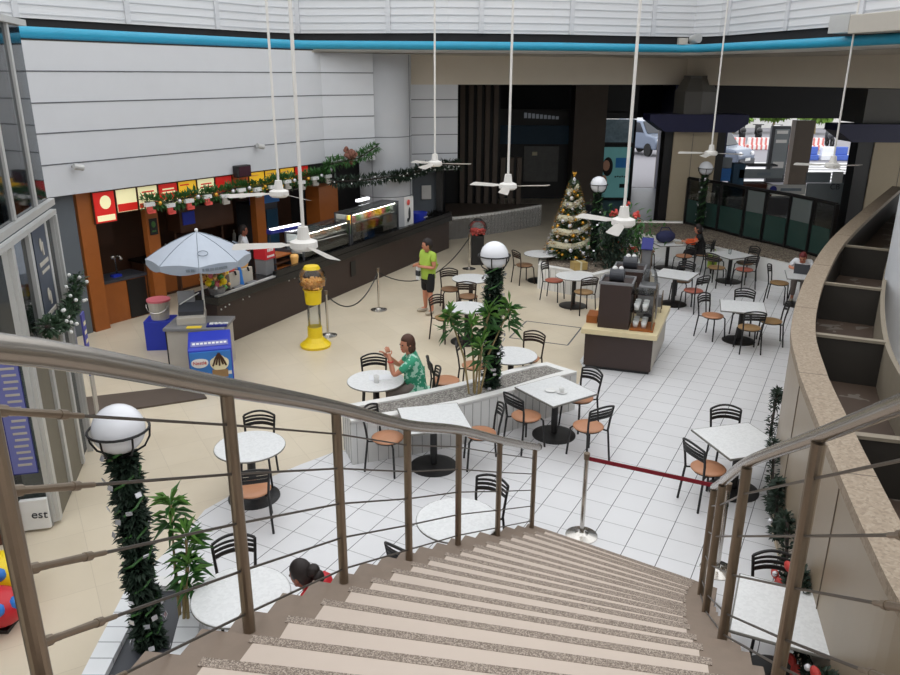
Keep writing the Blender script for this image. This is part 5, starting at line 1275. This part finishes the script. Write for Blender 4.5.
def stanchion(x, y, h, lab, grp):
    t = thing('stanchion', lab, 'stanchion', (x, y, 0), 0, grp)
    MB().lathe([(0, 0), (.19, 0), (.19, .015), (.08, .04), (.04, .06), (0, .06)], (0, 0, 0), 28).ob('base', 'bright_steel', t, smooth=False)
    MB().tube((0, 0, .05), (0, 0, h-.04), .027, seg=14).ob('post', 'bright_steel', t); MB().lathe([(0, h-.08), (.032, h-.08), (.036, h), (0, h)], (0, 0, 0), 16).ob('cap', 'steel', t)
g1, g2 = 'rope stanchions by the dark counter', 'red belt stanchions at the foot of the stairs'
stanchion(-2.56, 15.33, .98, 'steel stanchion right behind the yellow gumball machine', g1); stanchion(-1.66, 17.21, 1.0, 'steel stanchion holding the black rope, left of the person in lime green', g1); stanchion(.53, 21.25, 1.0, 'steel stanchion beside the black gumball machine', g1)
stanchion(1.58, 7.95, 1.1, 'polished stanchion at the foot of the stairs holding the left end of the red belt', g2); stanchion(2.98, 7.28, 1.1, 'polished stanchion behind the right stair railing holding the right end of the red belt', g2)
def rope(a, b_, sag, lab):
    a, b_ = Vector(a), Vector(b_); o = MB().path([a.lerp(b_, u/16)-Vector((0, 0, sag*4*(u/16)*(1-u/16))) for u in range(17)], .014, 6).ob('barrier_rope', 'black', None, True); tag(o, lab, 'rope', 'black barrier ropes')
rope((-2.56, 15.33, .9), (-1.66, 17.21, .9), .5, 'black rope hanging from the stanchion behind the yellow gumball machine'); rope((-1.66, 17.21, .9), (.53, 21.25, .9), .62, 'black rope hanging behind the person in lime green')
a, b_ = Vector((1.60, 7.94, 1.05)), Vector((2.97, 7.28, 1.02)); d = b_-a
o = MB().box((a+b_)/2, (d.length, .006, .05), math.atan2(d.y, d.x)).ob('barrier_belt', 'belt'); tag(o, 'dark red belt stretched between the polished stanchions', 'belt')
# floor hatch
t = thing('floor_hatch', 'rectangular floor hatch outline in the beige tiles', 'hatch', (2.05, 15.6, 0), R(-22))
b = MB(); hw, hh = .62, .62
for c_, d_ in (((0, -hh, .002), (2*hw, .03, .005)), ((0, hh, .002), (2*hw, .03, .005)), ((-hw, 0, .002), (.03, 2*hh, .005)), ((hw, 0, .002), (.03, 2*hh, .005))): b.box(c_, d_)
b.ob('frame', 'seam', t)
# floodlight and duct above the pipe on the right
t = thing('floodlight', 'small white floodlight on the blue pipe corner', 'floodlight', (6.5, 22.55, 6.0), 0)
t.scale = (.62, .62, .62)
MB().box((-.3, 0, .14), (.4, .25, .28)).ob('box', 'lite_grey', t); MB().tube((.12, .1, .2), (.3, -.3, .26), .17, .2, 14).ob('lamp_head', 'frame_grey', t); MB().box((0, 0, .02), (.7, .1, .04)).ob('bracket', 'frame_grey', t)
t = thing('air_duct', 'grey sheet metal air duct above the blue pipe at the right', 'duct', (8.7, 15.6, 5.98), R(-77))
t.scale = (.85, .85, .85)
MB().box((0, -.2, .25), (3.0, .6, .42)).ob('casing', 'lite_grey', t, bevel=.02); MB().box((-1.85, -.2, .28), (.7, .6, .4), 0, 0).ob('outlet', 'frame_grey', t); MB().box((1.9, -.3, .3), (.7, .5, .5)).ob('junction_box', 'white_plastic', t)

# ================================================================ PEOPLE
def skin_mesh(verts, edges, m, name, parent, root=0, sub=1):
    me = bpy.data.meshes.new(name); me.from_pydata([v[0] for v in verts], edges, []); o = bpy.data.objects.new(name, me); C.objects.link(o)
    o.modifiers.new('Skin', 'SKIN'); s = o.modifiers.new('Sub', 'SUBSURF'); s.levels = s.render_levels = sub
    lay = me.skin_vertices[0].data if len(me.skin_vertices) else None
    for i, v in enumerate(verts):
        r = v[1]; lay[i].radius = r if isinstance(r, tuple) else (r, r)
    lay[root].use_root = True
    bpy.context.view_layer.update()
    ev = bpy.data.meshes.new_from_object(o.evaluated_get(bpy.context.evaluated_depsgraph_get()))
    bpy.data.objects.remove(o); ev.polygons.foreach_set('use_smooth', [True]*len(ev.polygons)); return ev
def chain(J, seq): return [(Vector(J[k]), r) for k, r in seq]
def person(label, loc, rz, J, shirt, sleeve, trousers, leg_to, skin, hair, hair_len, face_dir, shoe='sole'):
    """J: joints in local coordinates, x to the person's right, y forward"""
    t = thing('person', label, 'person', loc, rz)
    V, E = [], []
    def add(p, r, prev=None):
        V.append((Vector(p), r)); i = len(V)-1
        if prev is not None: E.append((prev, i))
        return i
    pel = add(J['pelvis'], .10); ch = add(J['chest'], .115, add((Vector(J['pelvis'])+Vector(J['chest']))/2, .1, pel)); nk = add(J['neck'], .055, ch); hd0 = Vector(J['head']); add(hd0-Vector((0, 0, .05)), .05, nk)
    for s in 'LR':
        i = add(J['sh'+s], .06, ch); e = add(J['el'+s], .042, add((Vector(J['sh'+s])+Vector(J['el'+s]))/2, .05, i)); wv = Vector(J['wr'+s]); i2 = add(wv, .028, add((Vector(J['el'+s])+wv)/2, .038, e))
        hd = (wv-Vector(J['el'+s])).normalized(); add(wv+hd*.06, (.036, .02), i2)
        h = add(Vector(J['hip'+s]).lerp(Vector(J['kn'+s]), .3), .078, pel); k = add(J['kn'+s], .056, add(Vector(J['hip'+s]).lerp(Vector(J['kn'+s]), .62), .07, h)); a = add(J['an'+s], .036, add((Vector(J['kn'+s])*.6+Vector(J['an'+s])*.4), .054, k)); add(J['to'+s], .035, a)
    me = skin_mesh(V, E, skin, 'body', t)
    bm = bmesh.new(); bm.from_mesh(me); bpy.data.meshes.remove(me)
    mb = MB(); mb.bm.free(); mb.bm = bm
    f = Vector(face_dir).normalized(); fr = math.atan2(f.y, f.x)-pi/2; rot = Matrix.Rotation(fr, 4, 'Z') @ Matrix.Rotation(math.asin(max(-1, min(1, f.z))), 4, 'X')
    mb.ball(hd0, .1, 20, (.8, .95, 1.2), rot)
    def hp(x, y, z): return hd0+(rot @ Vector((x, y, z)))
    mb.ball(hp(0, .092, -.015), .014, 8, (.8, 1.1, 1.5), rot); mb.ball(hp(0, .055, -.082), .04, 10, (1, .9, .7), rot)
    for s in (-1, 1): mb.ball(hp(s*.08, -.005, -.01), .022, 8, (.5, .9, 1.3), rot)
    # fingers
    for s in 'LR':
        wv = Vector(J['wr'+s]); hd = (wv-Vector(J['el'+s])).normalized(); side = hd.cross(Vector((0, 0, 1))); side = side.normalized() if side.length > .1 else Vector((1, 0, 0)); nrm = side.cross(hd)
        base = wv+hd*.085; sg = 1 if s == 'L' else -1
        for q, ln in enumerate((.062, .072, .068, .052)):
            p0 = base+side*(.027-.018*q)*sg; p1 = p0+hd*ln*.5; p2 = p1+(hd*.8-nrm*.6)*ln*.5; mb.path([p0-hd*.02, p0, p1, p2], .0085, 6)
        p0 = wv+hd*.03+side*.03*sg; mb.path([p0-side*.01*sg, p0+side*.02*sg+hd*.02, p0+side*.022*sg+hd*.055], .0095, 6)
    mb.ob('body', skin, t, smooth=True)
    b = MB()
    for s in (-1, 1): b.ball(hp(s*.03, .085, .015), .012, 8)
    b.ob('eye', 'black', t); MB().ball(hp(0, .09, -.055), .02, 8, (1.3, .4, .35), rot).ob('mouth', 'bow', t)
    hb = MB(); hb.ball(hp(0, -.018, .03), .108, 20, (.84, .96, 1.12), rot)
    hb.ball(hp(0, -.05, .0), .1, 16, (.88, .75, 1.1), rot)
    if hair_len == 'long': hb.ball(hp(0, -.06, -.06), .085, 14, (1.08, .62, 1.0), rot); [hb.ball(hp(s*.075, -.015, -.05), .045, 10, (.5, 1, 1.5), rot) for s in (-1, 1)]
    if hair_len == 'bun': hb.ball(hp(0, -.14, .03), .06, 12); hb.ball(hp(.0, -.17, -.04), .05, 12, (1.1, 1, 1.4))
    # keep the face clear of hair
    for v in [v for v in hb.bm.verts]:
        q = rot.to_3x3().inverted() @ (v.co-hd0)
        if q.y > .045 and q.z < .062: v.co += rot.to_3x3() @ Vector((0, -(q.y-.03), 0))
    hb.ob('hair', hair, t, smooth=True)
    # clothes
    V, E = [], []
    low = .13 if J['pelvis'][2] > .7 else .07
    pel = add(Vector(J['pelvis'])+Vector((0, 0, .06)), .15); add(Vector(J['pelvis'])-Vector((0, 0, low)), .176, pel); ch = add(J['chest'], .155, add((Vector(J['pelvis'])+Vector(J['chest']))/2, .138, pel)); add(Vector(J['neck'])-Vector((0, 0, .03)), .07, ch)
    for s in 'LR':
        i = add(J['sh'+s], .08, ch); S, El = Vector(J['sh'+s]), Vector(J['el'+s])
        m = add(S.lerp(El, min(sleeve, 1)*.5), .07, i); e = add(S.lerp(El, min(sleeve, 1)), .062, m)
        if sleeve > 1: add(El.lerp(Vector(J['wr'+s]), sleeve-1), .045, e)
    me = skin_mesh(V, E, None, 'shirt', t); me.materials.append(M[shirt]); o = bpy.data.objects.new('shirt', me); C.objects.link(o); o.parent = t
    V, E = [], []
    pel = add(Vector(J['pelvis'])+Vector((0, 0, .0)), .125); add(Vector(J['pelvis'])+Vector((0, 0, .16)), .115, pel)
    for s in 'LR':
        h = add(Vector(J['hip'+s]).lerp(Vector(J['kn'+s]), .3), .098, pel); k = add(Vector(J['hip'+s]).lerp(Vector(J['kn'+s]), min(1, leg_to)), .082, add(Vector(J['hip'+s]).lerp(Vector(J['kn'+s]), .65), .09, h))
        if leg_to > 1: add(Vector(J['kn'+s]).lerp(Vector(J['an'+s]), leg_to-1), .06, k)
    me = skin_mesh(V, E, None, 'trousers', t); me.materials.append(M[trousers]); o = bpy.data.objects.new('trousers', me); C.objects.link(o); o.parent = t
    for s in 'LR':
        a, q = Vector(J['an'+s]), Vector(J['to'+s]); d = (q-a); d.z = 0; rzz = math.atan2(d.y, d.x)
        MB().ball(a.lerp(q, .5)*1.0+Vector((0, 0, -.02)), .075, 12, (1.7, .62, .62), Matrix.Rotation(rzz, 4, 'Z')).ob('shoe', shoe, t, smooth=True)
    return t
STAND = dict(pelvis=(0, 0, .90), chest=(0, .0, 1.22), neck=(0, .01, 1.40), head=(0, .03, 1.53), shL=(-.17, 0, 1.34), shR=(.17, 0, 1.34), elL=(-.22, .02, 1.06), elR=(.23, .02, 1.06), wrL=(-.06, .24, 1.10), wrR=(.06, .24, 1.12),
             hipL=(-.09, 0, .86), hipR=(.09, 0, .86), knL=(-.11, .04, .47), knR=(.11, .0, .47), anL=(-.13, .0, .09), anR=(.12, -.02, .09), toL=(-.16, .15, .045), toR=(.15, .13, .045))
t = person('standing person in lime green polo and black knee shorts beside the rope barrier', (-.5, 17.02, 0), R(128), STAND, 'lime', .6, 'black_cloth', 1.0, 'skin', 'hair_dk', 'short', (.45, 1, -.1))
t.scale = (1.14, 1.14, 1.04)
MB().box((.13, .15, .9), (.1, .05, .3)).ob('hip_towel', 'white_cloth', t, bevel=.01); MB().box((.13, .155, .9), (.104, .052, .12)).ob('towel_band', 'dk_grey', t)
def sit(**k):
    d = dict(pelvis=(0, 0, .56), chest=(0, .06, .88), neck=(0, .1, 1.06), head=(0, .14, 1.19), shL=(-.17, .06, 1.0), shR=(.17, .06, 1.0), elL=(-.24, .26, .80), elR=(.24, .26, .80), wrL=(-.08, .46, .82), wrR=(.08, .46, .82),
             hipL=(-.09, .02, .55), hipR=(.09, .02, .55), knL=(-.11, .42, .52), knR=(.11, .42, .52), anL=(-.1, .40, .09), anR=(.1, .40, .09), toL=(-.11, .56, .045), toR=(.11, .56, .045)); d.update(k); return d
t = person('seated person in green patterned shirt with brown hair, hands raised over the table', (-.5, 11.10, 0), R(93), sit(elL=(-.2, .32, .80), elR=(.16, .26, .82), wrL=(-.1, .38, 1.04), wrR=(.0, .42, 1.03), hipL=(-.08, .0, .55), knL=(-.1, .40, .52), anL=(-.1, .30, .09), toL=(-.1, .45, .045), anR=(.1, .28, .09), toR=(.1, .43, .045)), 'green_shirt', .75, 'grey_cloth', 1.95, 'skin', 'hair_br', 'long', (-.6, 1, -.1))
t.scale = (1.12, 1.12, 1.1)
MB().path([Vector((-.13, .365, .985))+Vector((.034*cos(a), .034*sin(a), .0)) for a in [i*.5236 for i in range(12)]], .01, 6, True).ob('wristband', 'bow', t)
t = person('seated person in black clothes with orange sleeves at the table with the blue bag', (6.98, 21.12, 0), R(72), sit(wrL=(-.1, .42, .82), wrR=(.1, .42, .83), elL=(-.26, .2, .82), elR=(.24, .2, .82)), 'black_cloth', .5, 'black_cloth', 1.9, 'skin', 'hair_dk', 'long', (0, 1, -.3), 'black_cloth')
for sx in (-1, 1): MB().path([(sx*.2, .12, .95), (sx*.25, .2, .82), (sx*.12, .4, .825)], .052, 10).ob('sleeve', 'orange_cloth', t, smooth=True)
person('seated person in white shirt with auburn hair bent over the laptop behind the parapet', (8.62, 18.42, 0), R(150), sit(chest=(0, .14, .86), neck=(0, .24, .99), head=(0, .32, 1.08), shL=(-.18, .16, .96), shR=(.18, .16, .96), elL=(-.27, .26, .80), elR=(.27, .26, .80), wrL=(-.12, .36, .80), wrR=(.12, .36, .80)), 'white_cloth', .9, 'grey_cloth', 1.9, 'skin', 'hair_red', 'short', (0, 1, -.6))
t = person('person with dark tied-up hair and red top at the table under the left railing', (-1.09, 5.57, 0), R(72), sit(head=(0, .2, 1.12), neck=(0, .13, 1.02), elL=(-.2, .14, .74), elR=(.2, .14, .74), wrL=(-.07, .34, .66), wrR=(.07, .34, .66)), 'red', .5, 'black_cloth', 1.9, 'skin_dk', 'hair_dk', 'bun', (0, 1, -.3), 'black_cloth')
p = dup(protos[('seat_o', 0)], (-1.09, 5.57, 0), R(72), 'black chair the person with tied-up dark hair sits on')
person('kiosk worker in white shirt with dark apron strap behind the parasol', (-5.15, 18.9, 0), R(-64), dict(STAND), 'white_cloth', .6, 'black_cloth', 1.95, 'skin_dk', 'hair_dk', 'short', (.3, 1, -.1))
